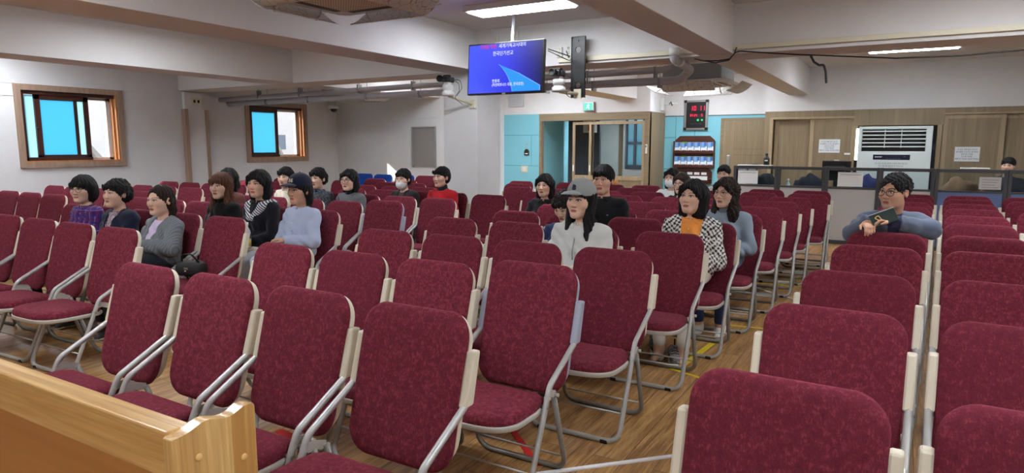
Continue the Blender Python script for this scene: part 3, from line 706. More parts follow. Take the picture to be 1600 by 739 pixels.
def pantilt(loc, arm_to, label):
    t = empty('pan_tilt_camera', loc); tag(t, label, 'camera', 'pan-tilt video cameras')
    MB().lathe([(0, 0), (.075, 0), (.08, .02), (.078, .05), (.06, .058), (.058, .075), (.07, .085), (.07, .135), (.05, .145), (0, .145)], 24).build('pan_base', 'white_plastic', t)
    MB().box(-.035, .035, -.04, .04, .14, .175, .01).build('tilt_head', 'white_plastic', t)
    c = MB().box(-.045, .045, -.09, .09, .17, .24, .014).box(-.04, .04, -.055, .02, .235, .262, .008); c.build('camera_body', 'black', t)
    L = MB().lathe([(0, 0), (.034, 0), (.034, .07), (.042, .075), (.042, .10), (.034, .102), (.030, .09), (0, .088)], 20, Matrix.Translation((0, -.085, .205)) @ Matrix.Rotation(rad(90), 4, 'X')); L.build('lens', 'blacksoft', t)
    MB().box(.046, .052, -.03, .06, .185, .235).build('flip_screen', 'dark_steel', t)
    MB().box(-.006, .036, -.02, .012, .19, .205).build('maker_label', 'alu', t)
    a = Vector(arm_to) - Vector(loc)
    MB().tube([(0, 0, .005), (a.x * .35, a.y * .35, a.z * .3), (a.x, a.y, a.z)], .020, .03, 8).box(a.x - .045, a.x + .045, a.y - .012, a.y + .012, a.z - .055, a.z + .055, .004).build('wall_bracket', 'cream_plastic', t)
    MB().tube([(.04, .07, .20), (.11, .09, .16), (.12, .08, .06), (.06, .05, -.02), (a.x * .7, a.y * .6 - .03, a.z * .6 - .05)], .004, .04, 6).tube([(.04, .08, .21), (.13, .09, .20), (.15, .1, .1), (.1, .05, .0)], .004, .04, 6).build('cables', 'black', t)
    return t
pantilt((-3.42, 6.89, 2.10), (-3.30, 7.140, 2.09), 'black video camera on white pan-tilt base before the black plate').rotation_euler[2] = 0
pantilt((-5.06, 7.02, 2.12), (-4.86, 7.278, 2.03), 'black video camera on white pan-tilt base on the pillar')
cable('power_cable', [Vector((-3.28, 6.35, 2.50)), Vector((-3.2, 6.7, 2.46)), Vector((-3.40, 7.1, 2.50)), Vector((-3.50, 7.24, 2.60))], .006, 'black cables from the television to the beam sockets')
cable('power_cable', [Vector((-3.28, 6.35, 2.48)), Vector((-3.22, 6.7, 2.42)), Vector((-3.36, 7.05, 2.46)), Vector((-3.42, 7.20, 2.50))], .005, 'thin black cable looping to the camera by the black plate')
# ------------------------------------------------------------------ glazed booth in the turquoise wall
struct('wall_booth_side', MB().box(BX1 - .06, BX1, YW, YB, 0, 2.19, .004).box(BX1 - .004, BX1 + .008, YW + .10, YB - .02, .05, 2.06), 'ash')
b = MB().box(BX0, BX1, YW - .03, YW + .10, 2.03, 2.19, .005).box(BX0, BX0 + .06, YW - .02, YW + .10, 0, 2.03, .004).box(BX1 - .10, BX1, YW - .02, YW + .10, 0, 2.03, .004)
struct('door_frame_booth', b, 'ash_x')
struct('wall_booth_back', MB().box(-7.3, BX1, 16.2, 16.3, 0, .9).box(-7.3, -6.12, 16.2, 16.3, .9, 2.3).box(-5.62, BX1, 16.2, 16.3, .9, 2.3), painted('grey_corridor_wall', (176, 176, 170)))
struct('wall_booth_right', MB().box(BX1 - .05, BX1, YB, 16.3, 0, 2.3), 'wall')
struct('wall_booth_left', MB().box(-7.2, -7.07, YW + .15, 16.3, 0, 2.3), 'turq')
struct('floor_booth', MB().box(-7.3, BX1, YB + .2, 16.3, -.1, 0.0), 'floor')
struct('ceiling_booth', MB().box(-7.3, BX1, YB, 16.3, 2.3, 2.4), 'ceil')
t = tag(empty('ceiling_lamp', (-5.7, 15.1, 2.3)), 'added white ceiling lamp inside the glazed booth', 'lamp', 'ceiling lamps')  # lamp added to brighten the dark booth interior
MB().box(-.60, .60, -.18, .18, -.06, 0, .006).build('housing', 'white_plastic', t); MB().box(-.56, .56, -.15, .15, -.072, -.055, .004).build('diffuser', 'tube_glow', t)
struct('door_corridor', MB().box(-6.95, -6.52, 14.55, 14.62, 0, 2.15).box(-6.50, -6.12, 14.5, 14.6, 0, 2.15, .01), 'dark_steel')
w = struct('window_3', MB().box(-6.12, -5.62, 16.18, 16.30, .9, 1.0).box(-6.12, -6.07, 16.18, 16.3, 1.0, 2.2).box(-5.67, -5.62, 16.18, 16.3, 1.0, 2.2).box(-6.07, -5.67, 16.18, 16.3, 2.15, 2.2).box(-5.90, -5.84, 16.18, 16.3, 1.0, 2.15).box(-6.07, -5.67, 16.2, 16.28, 1.52, 1.58), 'dark_steel')
struct('frosted_pane', MB().box(-6.07, -5.67, 16.23, 16.235, 1.0, 2.15), 'pale_glass', w)
def slider(idx, x0, x1, y, zrail, mat='ash_pale', mid=None):
    d = MB().box(x0, x0 + .055, y - .02, y + .02, 0.02, 2.0, .003).box(x1 - .055, x1, y - .02, y + .02, .02, 2.0, .003)
    d.box(x0 + .055, x1 - .055, y - .019, y + .019, 1.94, 2.0, .003).box(x0 + .055, x1 - .055, y - .019, y + .019, zrail, zrail + .09, .003).box(x0 + .055, x1 - .055, y - .019, y + .019, .02, .12, .003)
    o = struct('door_%d' % idx, d, mat)
    struct('glass_pane', MB().box(x0 + .05, x1 - .05, y - .003, y + .003, zrail + .08, 1.95), 'smoke_glass', o)
    struct('lower_panel', MB().box(x0 + .05, x1 - .05, y - .006, y + .006, .10, zrail + .01), 'ash', o)
    struct('pull', MB().box(x0 + .012, x0 + .042, y - .03, y - .018, .93, 1.07, .004), 'white_plastic', o)
    return o
slider(1, -6.27, -5.78, YW + .06, .76); slider(2, -5.86, BX1 - .10, YW + .01, .76)
struct('mullion', MB().box(-5.20, -5.12, YW + .06, YW + .10, .84, 1.95), 'ash_pale', bpy.data.objects['door_2'])
t = tag(MB().box(-4.585, -4.545, YW - .045, YW - .021, 1.33, 1.52, .005).build('entry_keypad', 'white_plastic'), 'white entry keypad on the booth door post', 'keypad')
MB().box(-4.575, -4.555, YW - .049, YW - .044, 1.46, 1.50).build('keypad_window', 'black', t)
t = tag(empty('fire_alarm_box', (-6.33, 14.40, 1.93)), 'white and red fire alarm box inside the dark doorway', 'alarm')
MB().box(-.15, .15, -.05, .09, -.14, .14, .01).build('box', 'white_plastic', t)
MB().box(-.02, .10, -.055, -.048, -.09, .10).build('red_plate', plain('alarm_red', (190, 40, 36), .5), t)
MB().box(.02, .06, -.058, -.054, -.02, .05).build('white_mark', 'paper', t)
# exit sign, wall plate, tag, switch, hook
t = tag(empty('exit_sign', (-5.85, 13.275, 2.32)), 'green lit exit sign box above the booth doorway', 'sign')
MB().box(-.125, .125, -.07, .015, -.09, .09, .006).build('sign_case', 'alu', t)
g = MB().box(-.10, .10, -.073, -.068, -.075, .075).build('lit_face', plain('exit_green', (20, 60, 50), .4, emit=(84, 226, 196), es=1.0), t)
m = MB().ball((.01, -.075, .045), .014, 8, (1, .2, 1)).tube([(.005, -.076, .03), (-.005, -.076, -.01)], .010, 0, 6).tube([(-.005, -.076, -.01), (.02, -.076, -.03), (.015, -.076, -.06)], .007, .01, 6).tube([(-.005, -.076, -.01), (-.03, -.076, -.03), (-.05, -.076, -.035)], .007, .01, 6).tube([(.005, -.076, .025), (.035, -.076, .01)], .006, 0, 6).tube([(.005, -.076, .025), (-.03, -.076, .015)], .006, 0, 6)
m.build('running_figure', plain('exit_white', (200, 240, 230), .4, emit=(220, 255, 246), es=1.1), g)
t = tag(MB().box(-7.86, -7.47, 13.245, 13.289, 2.36, 2.64, .008).build('wall_speaker', plain('pale_grey_speaker', (200, 204, 210), .6)), 'pale grey square wall speaker high behind the television', 'speaker')
s = MB()
for k in range(12): s.box(-7.84, -7.49, 13.242, 13.246, 2.385 + k * .02, 2.391 + k * .02)
s.build('speaker_grille', plain('speaker_slots', (176, 180, 186), .6), t)
t = tag(empty('door_bell_tag', (-7.39, 13.28, 1.30)), 'black tag hanging by a cord on the turquoise wall', 'tag')
MB().prism([(-.06, -.03), (.06, -.03), (.06, .07), (.025, .11), (-.025, .11), (-.06, .07)], 1, -.012, .012, .004).build('tag', 'black', t)
MB().tube([(0, 0, .10), (-.03, 0, .15), (0, .005, .21), (.01, .012, .23)], .006, .02, 6).ball((.01, .01, .23), .012, 8).build('cord', 'honey', t)
MB().box(-.035, .035, -.014, -.011, -.005, .02).build('tag_writing', 'cream_plastic', t)
t = tag(MB().box(-7.54, -7.37, 13.28, 13.298, .88, 1.03, .006).build('light_switch', 'cream_plastic'), 'cream light switch on the turquoise wall below the hanging tag', 'switch')
MB().box(-7.50, -7.455, 13.272, 13.281, .91, 1.0, .003).build('rocker', 'white_plastic', t); MB().box(-7.45, -7.41, 13.272, 13.281, .91, 1.0, .003).build('rocker', 'white_plastic', t)
t = tag(MB().tube([(-4.50, 14.0, 2.36), (-4.38, 13.98, 2.36), (-4.15, 13.96, 2.37)], .014, .03, 8).box(-4.51, -4.44, 13.95, 14.05, 2.24, 2.50, .006).build('wall_hook', 'white_plastic'), 'small black hook on the white wall above the booth side', 'hook')
MB().tube([(-4.30, 13.90, 2.36), (-4.28, 13.92, 2.41), (-4.25, 13.94, 2.33)], .012, 0, 6).build('hook_clip', 'black', t)
# ------------------------------------------------------------------ red digital clock
M['led_red'] = plain('led_red', (30, 0, 4), .4, emit=(255, 32, 74), es=1.5)
M['led_green'] = plain('led_green', (0, 30, 4), .4, emit=(60, 235, 130), es=1.2)
t = tag(empty('digital_wall_clock', (-3.83, 14.285, 2.135)), 'tall black digital wall clock with red numerals', 'clock')
MB().box(-.21, .21, -.03, .012, -.28, .28).build('clock_face', 'black', t)
f = MB()
for (a, c, z0, z1) in ((-.25, -.205, -.31, .31), (.205, .25, -.31, .31)): f.box(a, c, -.045, .012, z0, z1, .006)
f.box(-.205, .205, -.045, .012, .27, .31, .006).box(-.205, .205, -.045, .012, -.31, -.27, .006); f.build('clock_frame', 'alu', t)
c = MB()
for sx in (-1, 1):
    for sz in (-1, 1): c.box(*sorted((sx * .195, sx * .256)), -.05, .0, *sorted((sz * .26, sz * .316)), .004)
c.build('frame_corners', 'black', t)
SEG = {'0': 'abcdef', '1': 'bc', '2': 'abged', '3': 'abgcd', '4': 'fgbc', '5': 'afgcd', '6': 'afgedc', '7': 'abc', '8': 'abcdefg', '9': 'abcdfg'}
def digits(body, x, z, w, h, th, mat, parent, y=-.0315):
    b = MB()
    for ch in body:
        if ch in SEG:
            for q in SEG[ch]:
                r = {'a': (0, w, h - th, h), 'd': (0, w, 0, th), 'g': (0, w, h / 2 - th / 2, h / 2 + th / 2), 'f': (0, th, h / 2, h), 'b': (w - th, w, h / 2, h), 'e': (0, th, 0, h / 2), 'c': (w - th, w, 0, h / 2)}[q]
                b.box(x + r[0], x + r[1], y, y + .002, z + r[2], z + r[3])
        elif ch == ':':
            b.box(x + w * .3, x + w * .3 + th, y, y + .002, z + h * .25, z + h * .25 + th).box(x + w * .3, x + w * .3 + th, y, y + .002, z + h * .65, z + h * .65 + th)
        x += w * 1.4
    return b.build('numerals', mat, parent)
digits('10', -.125, .095, .052, .095, .014, 'led_red', t); digits('11', .06, .095, .05, .095, .014, 'led_red', t)
digits('04', -.125, -.03, .026, .05, .009, 'led_red', t); digits('24', -.04, -.03, .026, .05, .009, 'led_red', t); digits('5', .11, -.03, .03, .055, .01, 'led_red', t)
MB().lathe([(0, 0), (.022, 0), (.022, .004), (0, .004)], 14, Matrix.Translation((.045, -.030, -.105)) @ Matrix.Rotation(rad(90), 4, 'X')).lathe([(0, 0), (.020, 0), (.020, .004), (0, .004)], 14, Matrix.Translation((.13, -.030, -.105)) @ Matrix.Rotation(rad(90), 4, 'X')).build('green_lights', 'led_green', t)
text_mesh('clock_lettering', '월 화 수 목 금 토 일', .028, 'ink', t, (0, -.032, -.185), RX90)
text_mesh('clock_lettering', 'AM', .022, 'ink', t, (-.17, -.032, .16), RX90); text_mesh('clock_lettering', 'PM', .022, 'ink', t, (-.17, -.032, .115), RX90)
MB().tube([(-.02, .006, -.31), (-.02, .006, -.44)], .004, 0, 6).build('power_lead', 'groove', t)
# ------------------------------------------------------------------ brochure rack
t = tag(empty('brochure_rack', (-3.84, 14.28, 1.34)), 'dark wooden wall rack of blue brochures beneath the clock', 'rack')
MB().prism([(-.42, -.30), (.42, -.30), (.42, .27), (.32, .36), (-.32, .36), (-.42, .27)], 1, -.008, .012, .004).build('back_board', 'mahog', t)
for z in (.0, -.30): MB().box(-.42, .42, -.095, -.008, z - .012, z + .012, .003).box(-.42, .42, -.095, -.085, z, z + .05, .003).build('shelf', 'mahog', t)
MB().box(-.435, -.418, -.095, .01, -.32, .25, .003).box(.418, .435, -.095, .01, -.32, .25, .003).build('rack_sides', 'mahog', t)
t2 = tag(empty('brochure_rack', (-3.86, 14.28, .88)), 'low dark wooden wall rack with small cards, below the tall one', 'rack')
MB().prism([(-.41, -.20), (.41, -.20), (.41, .06), (.33, .14), (-.33, .14), (-.41, .06)], 1, -.008, .012, .004).build('back_board', 'mahog', t2)
MB().box(-.41, .41, -.095, -.008, -.10, -.08, .003).box(-.36, .36, -.10, -.09, -.15, .0, .003).box(-.41, .41, -.095, -.008, -.20, -.18, .003).build('shelf', 'mahog', t2)
MB().box(-.34, .34, -.106, -.101, -.11, -.03).build('card_strip', 'paper', t2)
M['broch_blue'] = plain('brochure_blue', (120, 170, 222), .5); M['broch_deep'] = plain('brochure_deep_blue', (64, 116, 190), .5); M['broch_green'] = plain('brochure_green', (112, 176, 66), .5)
def brochure(x, z, label, green=False):
    t = tag(empty('brochure', (x, 14.225, z)), label, 'brochure', 'blue brochures in the rack'); t.rotation_euler[0] = rad(-8)
    MB().box(-.063, .063, -.006, .006, 0, .215, .001).build('paper_block', 'paper', t)
    MB().box(-.063, .03, -.008, -.005, .10, .212).build('cover_picture', 'broch_blue', t); MB().box(.0, .060, -.009, -.005, .125, .212).build('cover_picture', 'broch_deep', t)
    if green: MB().box(-.063, .063, -.009, -.005, .198, .222).build('green_band', 'broch_green', t)
    MB().box(-.045, .045, -.008, -.005, .035, .045).build('printed_line', 'ink_blue', t)
for r, z in enumerate((1.352, 1.052)):
    for k in range(6): brochure(-4.19 + k * .14, z, 'blue brochure, number %s on the %s shelf of the rack' % (['one', 'two', 'three', 'four', 'five', 'six'][k], ['upper', 'lower'][r]), (r, k) in ((0, 1), (1, 1), (1, 5)))
for k, (x, mt, lb) in enumerate(((-4.18, 'broch_blue', 'pale blue'), (-4.08, 'broch_green', 'green'), (-3.90, 'paper', 'plain white'), (-3.75, 'paper', 'white folded'), (-3.60, 'paper', 'white rounded'))):
    c = tag(MB().box(x - .055, x + .055, 14.20, 14.208, .80, .93, .002).build('card', mt), '%s card in the low wooden rack' % lb, 'card', 'cards in the low rack')
    MB().box(x - .035, x + .035, 14.196, 14.2005, .86, .868).build('printed_line', 'ink', c)
# ------------------------------------------------------------------ doors of the far wall
def flat_door(idx, x0, x1, y):
    o = struct('door_%d' % idx, MB().box(x0, x1, y - .05, y - .012, .01, 2.0, .003), 'ash')
    struct('door_casing', MB().box(x0 - .06, x0, y - .06, y, 0, 2.06, .003).box(x0, x1 + .1, y - .06, y, 2.0, 2.06, .003), 'ash_x', o)
    g = MB()
    for zz in (1.30, 1.42): g.box(x0 + .22, x1 - .02, y - .0525, y - .049, zz, zz + .008)
    g.box(x0 + .22, x0 + .226, y - .0525, y - .049, .05, 1.98).box(x1 - .14, x1 - .134, y - .0525, y - .049, .05, 1.98); struct('groove_lines', g, plain('door_groove', (116, 96, 70), .7), o)
    struct('door_lock', MB().box(x0 + .09, x0 + .16, y - .075, y - .048, 1.08, 1.30, .012), 'alu', o)
    return o
flat_door(3, -3.24, -2.30, YB)
def ash_slider(idx, x0, x1, y):
    o = struct('door_%d' % idx, MB().box(x0, x0 + .07, y - .02, y + .02, .01, 2.03, .003).box(x1 - .07, x1, y - .02, y + .02, .01, 2.03, .003).box(x0 + .07, x1 - .07, y - .02, y + .02, 1.96, 2.03, .003), 'ash_pale')
    struct('door_panel', MB().box(x0 + .06, x1 - .06, y - .010, y + .010, .01, 1.97), 'ash', o)
    return o
struct('trim_5', MB().box(-2.26, -2.20, YA - .03, YA + .12, 0, 2.03, .003).box(-2.20, -.78, YA - .03, YA + .12, 1.995, 2.035, .003), 'ash_pale')
struct('trim_6', MB().box(.50, .57, YA - .03, YA + .12, 0, 2.06, .003).box(.57, XR, YA - .03, YA + .12, 2.03, 2.065, .003).box(-.79, -.73, YA - .02, YA + .4, 0, 1.86, .003), 'ash_pale')
ash_slider(4, -2.18, -1.40, YA + .09); ash_slider(5, -1.54, -.76, YA + .03)
ash_slider(6, .58, 1.46, YA + .03); ash_slider(7, 1.38, 2.9, YA + .09); ash_slider(8, 2.85, 4.5, YA + .03)
struct('wall_behind_doors', MB().box(-2.26, -.80, YA + .14, YA + .2, 0, 2.05).box(.56, XR, YA + .14, YA + .2, 0, 2.07), 'dark_steel')
def notice(x, z, label, w=.36, h=.25, y=YA + .012):
    t = tag(MB().box(x - w / 2, x + w / 2, y - .003, y, z - h / 2, z + h / 2).build('paper_notice', 'paper'), label, 'notice', 'notices on the sliding doors')
    for k, (s, mt) in enumerate((('이 곳은 예배 장소 입니다', 'ink'), ('음식물을 드시거나 실내에서', 'ink'), ('음료 및 간식을', 'ink'), ('드시지 마세요', 'ink'), ('(예배 후 식당을 이용해 주세요)', 'ink_blue'))):
        text_mesh('notice_lettering', s, .034, mt, t, (x, y - .0045, z + .078 - k * .040), RX90, 'CENTER', .0003, .8)
notice(-1.19, 1.49, 'white printed notice on the sliding door left of the tall air conditioner'.replace('left of', 'next to'))
notice(.96, 1.355, 'white printed notice on the sliding door behind the seated clerk')
t = tag(MB().box(-.93, -.83, YA + .004, YA + .012, 1.33, 1.365).build('door_label', 'paper'), 'tiny white label on the sliding door edge', 'label')
# ------------------------------------------------------------------ tower air conditioner
t = tag(empty('tower_air_conditioner', (-.13, 13.5, 0)), 'wide white standing air conditioner between the sliding doors', 'air conditioner')
M['acbody'] = plain('cool_white_panel', (206, 216, 216), .45)
MB().box(-.555, .555, -.2, .2, 0, 1.40, .012).box(-.555, -.50, -.2, .2, 1.38, 1.83, .01).box(.46, .555, -.2, .2, 1.38, 1.83, .01).box(-.52, .50, -.2, .2, 1.78, 1.83, .01).box(-.52, .5, .10, .19, 1.38, 1.8).build('cabinet', 'acbody', t)
MB().box(-.50, .46, -.08, -.07, 1.39, 1.79).build('outlet_hollow', 'black', t)
for k in range(5): MB().box(-.50, .46, -.205, -.12, 1.47 + k * .066, 1.492 + k * .066, .004).build('louvre', 'acbody', t)
v = MB()
for xx in (-.15, .10): v.box(xx - .006, xx + .006, -.19, -.10, 1.46, 1.78)
v.build('louvre_link', 'acbody', t)
v = MB()
for k in range(14): v.box(-.49 + k * .068, -.465 + k * .068, -.204, -.199, 1.405, 1.43)
v.build('vent_slots', 'black', t)
d = MB().box(-.31, .25, -.206, -.199, 1.255, 1.345, .003).build('control_panel', plain('navy_display', (22, 24, 48), .25), t)
text_mesh('panel_lettering', 'inverter', .034, 'paper', d, (-.225, -.2075, 1.305), RX90); text_mesh('panel_lettering', '냉방 제습 송풍 난방 자동', .022, 'ink', d, (0, -.2075, 1.275), RX90); text_mesh('panel_lettering', 'AIR', .024, 'ink', d, (.17, -.2075, 1.31), RX90)
text_mesh('cabinet_lettering', '쉬고 싶은 당신을 위하여 시원한 바람 드립니다', .036, 'ink', t, (-.03, -.2045, 1.19), RX90, 'CENTER', .0003, .72)
text_mesh('cabinet_lettering', '이곳 물건을 올려두지 마십시오', .036, 'ink', t, (-.03, -.2045, 1.145), RX90, 'CENTER', .0003, .82); text_mesh('cabinet_lettering', '(관리부)', .024, 'ink', t, (-.03, -.2045, 1.108), RX90)
v = tag(MB().box(-.05, .05, -.206, -.20, .85, 1.0).build('energy_label', 'paper', t)); MB().box(-.03, .0, -.208, -.205, .93, .97).box(.01, .03, -.208, -.205, .87, .9).build('label_marks', 'ink', v)
w = struct('window_4', MB().box(-.775, -.70, YB + .05, YB + .1, .9, 1.9), 'white_alu'); struct('frosted_pane', MB().box(-.77, -.70, YB + .19, YB + .195, .95, 1.85), 'pale_glass', w)
sliver = tag(empty('light_sliver', (-.715, 13.52, 0)), 'bright glowing strip for the sliver of light beside the tall air conditioner', 'lamp')  # glowing strip and stand put in for a bright sliver of light
MB().tube([(0, 0, 1.24), (-.0, 0, 1.80)], .026, 0, 12).build('glowing_strip', plain('strip_white', (255, 255, 255), .4, emit=(255, 252, 248), es=3.0), sliver); MB().box(-.03, .03, -.03, .03, 0, 1.24, .005).build('stand', 'black', sliver)
# ------------------------------------------------------------------ desk partition
PY = 11.22
edges = [-2.36, -1.68, -.99, -.26, .43, 1.27, 2.1, 2.95, 3.8]
for k in range(len(edges) - 1):
    x0, x1 = edges[k], edges[k + 1]; blue = k >= 4
    t = tag(empty('desk_partition', ((x0 + x1) / 2, PY, 0)), '%s-felt desk partition panel with dark frame, %s from the aisle' % ('blue' if blue else 'grey', ORD[k]), 'partition', 'desk partition panels')
    w = (x1 - x0) / 2; f = MB()
    for sx in (-1, 1): f.box(*sorted((sx * w - sx * .001, sx * (w - .045))), -.03, .03, 0, 1.175, .005)
    f.box(-w + .04, w - .04, -.028, .028, 1.125, 1.172, .004).box(-w + .04, w - .04, -.028, .028, .845, .875, .004).box(-w + .04, w - .04, -.028, .028, 0, .06, .004)
    f.build('frame', 'grey_frame', t)
    MB().box(-w + .04, w - .04, -.02, .02, .06, .85, .003).build('felt_panel', 'pane_blue' if blue else 'pane_grey', t)
    MB().box(-w + .042, w - .042, -.003, .003, .872, 1.128).build('glass_pane', 'glass', t)
for k, (y0, y1) in enumerate(((11.26, 12.1), (12.1, 12.94))):
    t = tag(empty('desk_partition', (-2.335, (y0 + y1) / 2, 0)), ['grey desk partition panel turning back at the aisle corner', 'grey desk partition panel near the turquoise door'][k], 'partition', 'desk partition panels')
    w = (y1 - y0) / 2
    MB().box(-.03, .03, -w, w, .0, .06).box(-.03, .03, -w, w, 1.125, 1.172).box(-.03, .03, -w + .001, -w + .045, 0, 1.17).box(-.03, .03, w - .045, w - .001, 0, 1.17).build('frame', 'grey_frame', t)
    MB().box(-.02, .02, -w + .04, w - .04, .06, 1.13).build('felt_panel', 'pane_grey', t)
def sheet(x0, x1, z0, z1, label, y=PY - .008, mt='paper'):
    o = tag(MB().box(x0, x1, y, y + .002, z0, z1).build('paper_sheet', mt), label, 'paper', 'papers on the partition glass')
    b = MB()
    for k in range(5 if x0 > -.2 else 1): b.box(x0 + .03, x1 - .03 - .02 * (k % 3), y - .0008, y, z1 - .04 - k * .035, z1 - .035 - k * .035)
    b.build('printed_lines', 'ink', o)
    return o
sheet(-2.29, -1.98, .885, 1.10, 'white sheet on the glass of the first partition panel by the aisle'); sheet(-.82, -.48, .885, 1.10, 'white sheet on the glass in front of the monitor')
sheet(-.10, .02, .885, 1.10, 'narrow white sheet on the glass before the tall air conditioner'); sheet(.95, 1.20, .90, 1.07, 'grey printed sheet on the glass before the clerk', mt=plain('grey_paper', (190, 190, 192), .8))
o = tag(MB().box(-2.30, -1.78, PY - .04, PY + .16, 1.177, 1.189, .002).build('white_board_sheet', 'paper'), 'white board lying on top of the partition by the aisle', 'board')
o = tag(MB().box(.72, 1.06, PY - .03, PY + .1, 1.178, 1.195, .004).build('white_board_sheet', 'paper'), 'white board lying on the blue partition before the clerk', 'board')
# black dispenser on the partition with its thin upright
t = tag(empty('dispenser_bottle', (-1.87, PY + .05, 1.190)), 'black dispenser bottle standing on the partition board', 'bottle')
MB().lathe([(0, 0), (.045, 0), (.047, .01), (.047, .10), (.03, .13), (.022, .14), (.022, .17), (.026, .18), (0, .185)], 18).build('bottle_body', 'black', t); MB().box(-.02, .025, -.049, -.044, .06, .08).build('bottle_label', 'paper', t)
# desks, monitor and clutter behind the partition
for k, (x0, x1, lb) in enumerate(((-2.2, -.2, 'white desk behind the grey partition'), (.2, 2.2, 'white desk behind the blue partition'))):
    t = tag(empty('desk', ((x0 + x1) / 2, 11.56, 0)), lb, 'desk', 'desks behind the partition'); w = (x1 - x0) / 2
    MB().box(-w, w, -.29, .29, .70, .73, .006).build('desk_top', 'white_plastic', t)
    for sx in (-1, 1): MB().box(*sorted((sx * w * .97, sx * (w * .97 - .03))), -.26, .26, 0, .70).build('leg', 'grey_frame', t)
t = tag(empty('monitor', (-.88, 11.66, .73), rad(-14)), 'black computer monitor seen from behind over the partition', 'monitor')
MB().box(-.215, .215, -.03, .01, .22, .53, .012).box(-.15, .15, -.07, -.02, .25, .45, .02).build('monitor_case', 'black', t)
MB().box(-.03, .03, -.02, .02, .02, .22).build('neck', 'black', t); MB().lathe([(0, 0), (.12, 0), (.12, .015), (0, .02)], 20).build('base', 'black', t)
MB().box(-.04, .03, -.02, .005, .531, .546, .003).build('webcam', 'white_plastic', t)
t = tag(empty('water_bottle', (-1.56, 11.5, .73)), 'clear water bottle on the desk behind the partition glass', 'bottle')
MB().lathe([(0, 0), (.03, 0), (.033, .01), (.033, .15), (.014, .19), (.013, .21), (0, .21)], 16).build('bottle_body', plain('bottle_plastic', (190, 205, 215), .1), t); MB().lathe([(0, .21), (.015, .21), (.015, .235), (0, .235)], 12).build('cap', 'white_plastic', t); MB().lathe([(.0335, .07), (.0335, .12)], 16).build('label_band', 'paper', t)
for k, (x, y, lb, c) in enumerate(((-1.95, 11.60, 'dark folded coat on the desk by the aisle', (34, 36, 42)), (-1.25, 11.58, 'dark jacket heaped on the desk behind the partition', (30, 34, 44)), (-.42, 11.60, 'navy jacket heaped beside the monitor', (32, 38, 84)), (.75, 11.60, 'brown coat heaped behind the blue partition', (112, 88, 66)))):
    b = bmesh.new(); bmesh.ops.create_uvsphere(b, u_segments=28, v_segments=14, radius=1)
    for v in b.verts:
        n = 1 + .12 * math.sin(v.co.x * 6 + k) * math.cos(v.co.y * 5) + .06 * math.sin(v.co.x * 13 + v.co.z * 9)
        v.co = Vector((x + v.co.x * .25 * n, y + v.co.y * .17 * n, .735 + max(0, v.co.z) * .30 * n))
    for f in b.faces: f.smooth = True
    o = MB(); o._merge(b); tag(o.build('folded_coat', plain('coat_cloth', c, .9, bump=.3, bscale=120)), lb, 'coat')
# ------------------------------------------------------------------ board, dome camera, outlet on the far side walls
t = tag(empty('grey_board', (-8.62, 11.085, 1.455)), 'grey notice board on the sunlit back wall beside the pillar', 'board')
MB().box(-.28, .28, -.012, .0, -.40, .40).build('board_panel', plain('grey_board_cloth', (146, 140, 138), .8), t)
MB().box(-.305, -.275, -.03, .012, -.42, .42, .004).box(.275, .31, -.03, .012, -.42, .42, .004).box(-.28, .28, -.03, .012, .395, .42, .004).build('board_frame', 'alu', t)
t = tag(empty('dome_camera', (-10.93, 10.85, 2.30)), 'white dome security camera in the wall corner', 'camera')
MB().lathe([(0, .06), (.10, .06), (.11, .04), (.11, 0), (.07, -.01), (0, -.01)], 24).tube([(0, 0, .05), (0, 0, .12), (-.15, .0, .14)], .025, .04, 8).build('camera_housing', 'white_plastic', t)
MB().lathe([(.072, 0), (.066, -.04), (.04, -.07), (0, -.08)], 20).build('dark_dome', 'black', t)
t = tag(empty('power_socket', (-11.02, 7.57, 2.27)), 'white double socket on the pilaster between the side windows', 'socket')
MB().box(-.01, .02, -.10, .10, -.07, .07, .006).build('cover_plate', 'cream_plastic', t)
MB().box(.018, .024, -.06, -.02, -.025, .025, .003).box(.018, .024, .02, .06, -.025, .025, .003).build('socket_well', 'black', t)
# ------------------------------------------------------------------ stack of white chairs, low wooden desk
for k in range(4):
    t = tag(empty('stacking_chair', (-4.10 + .075 * k, 13.72, 0)), 'white stacking chair, %s from the booth in the row of folded chairs' % ORD[k], 'chair', 'white folded chairs beside the booth')
    MB().prism(rrect(.40, .34, .05), 0, -.012, .012, .004, 2, Matrix.Translation((0, 0, .74))).build('backrest', 'white_plastic', t)
    MB().prism(rrect(.38, .36, .04), 0, .014, .030, .004, 2, Matrix.Translation((0, 0, .40))).build('seat', 'white_plastic', t)
    for sy in (-.17, .17):
        MB().tube([(0, sy, .88), (0, sy, .3), (-.015, sy, .0)], .011, 0, 8).build('leg', 'blacksoft', t); MB().tube([(.022, sy * .9, .55), (.022, sy * .9, .0)], .011, 0, 8).build('leg', 'blacksoft', t)
t = tag(empty('wooden_bench', (-5.0, 12.55, 0)), 'low honey-coloured wooden desk before the glazed booth', 'desk')
MB().box(-.42, .0, -.22, .22, .0, .74, .006).build('tall_box', 'honey', t); MB().prism([(-.44, .745), (.03, .745), (.03, .80), (-.44, .765)], 1, -.24, .24, .004).build('sloping_top', 'honey', t)
MB().box(.005, .42, -.22, .22, 0, .62, .006).build('low_box', 'honey', t); MB().box(.002, .44, -.24, .24, .622, .65, .005).build('flat_top', 'honey', t)
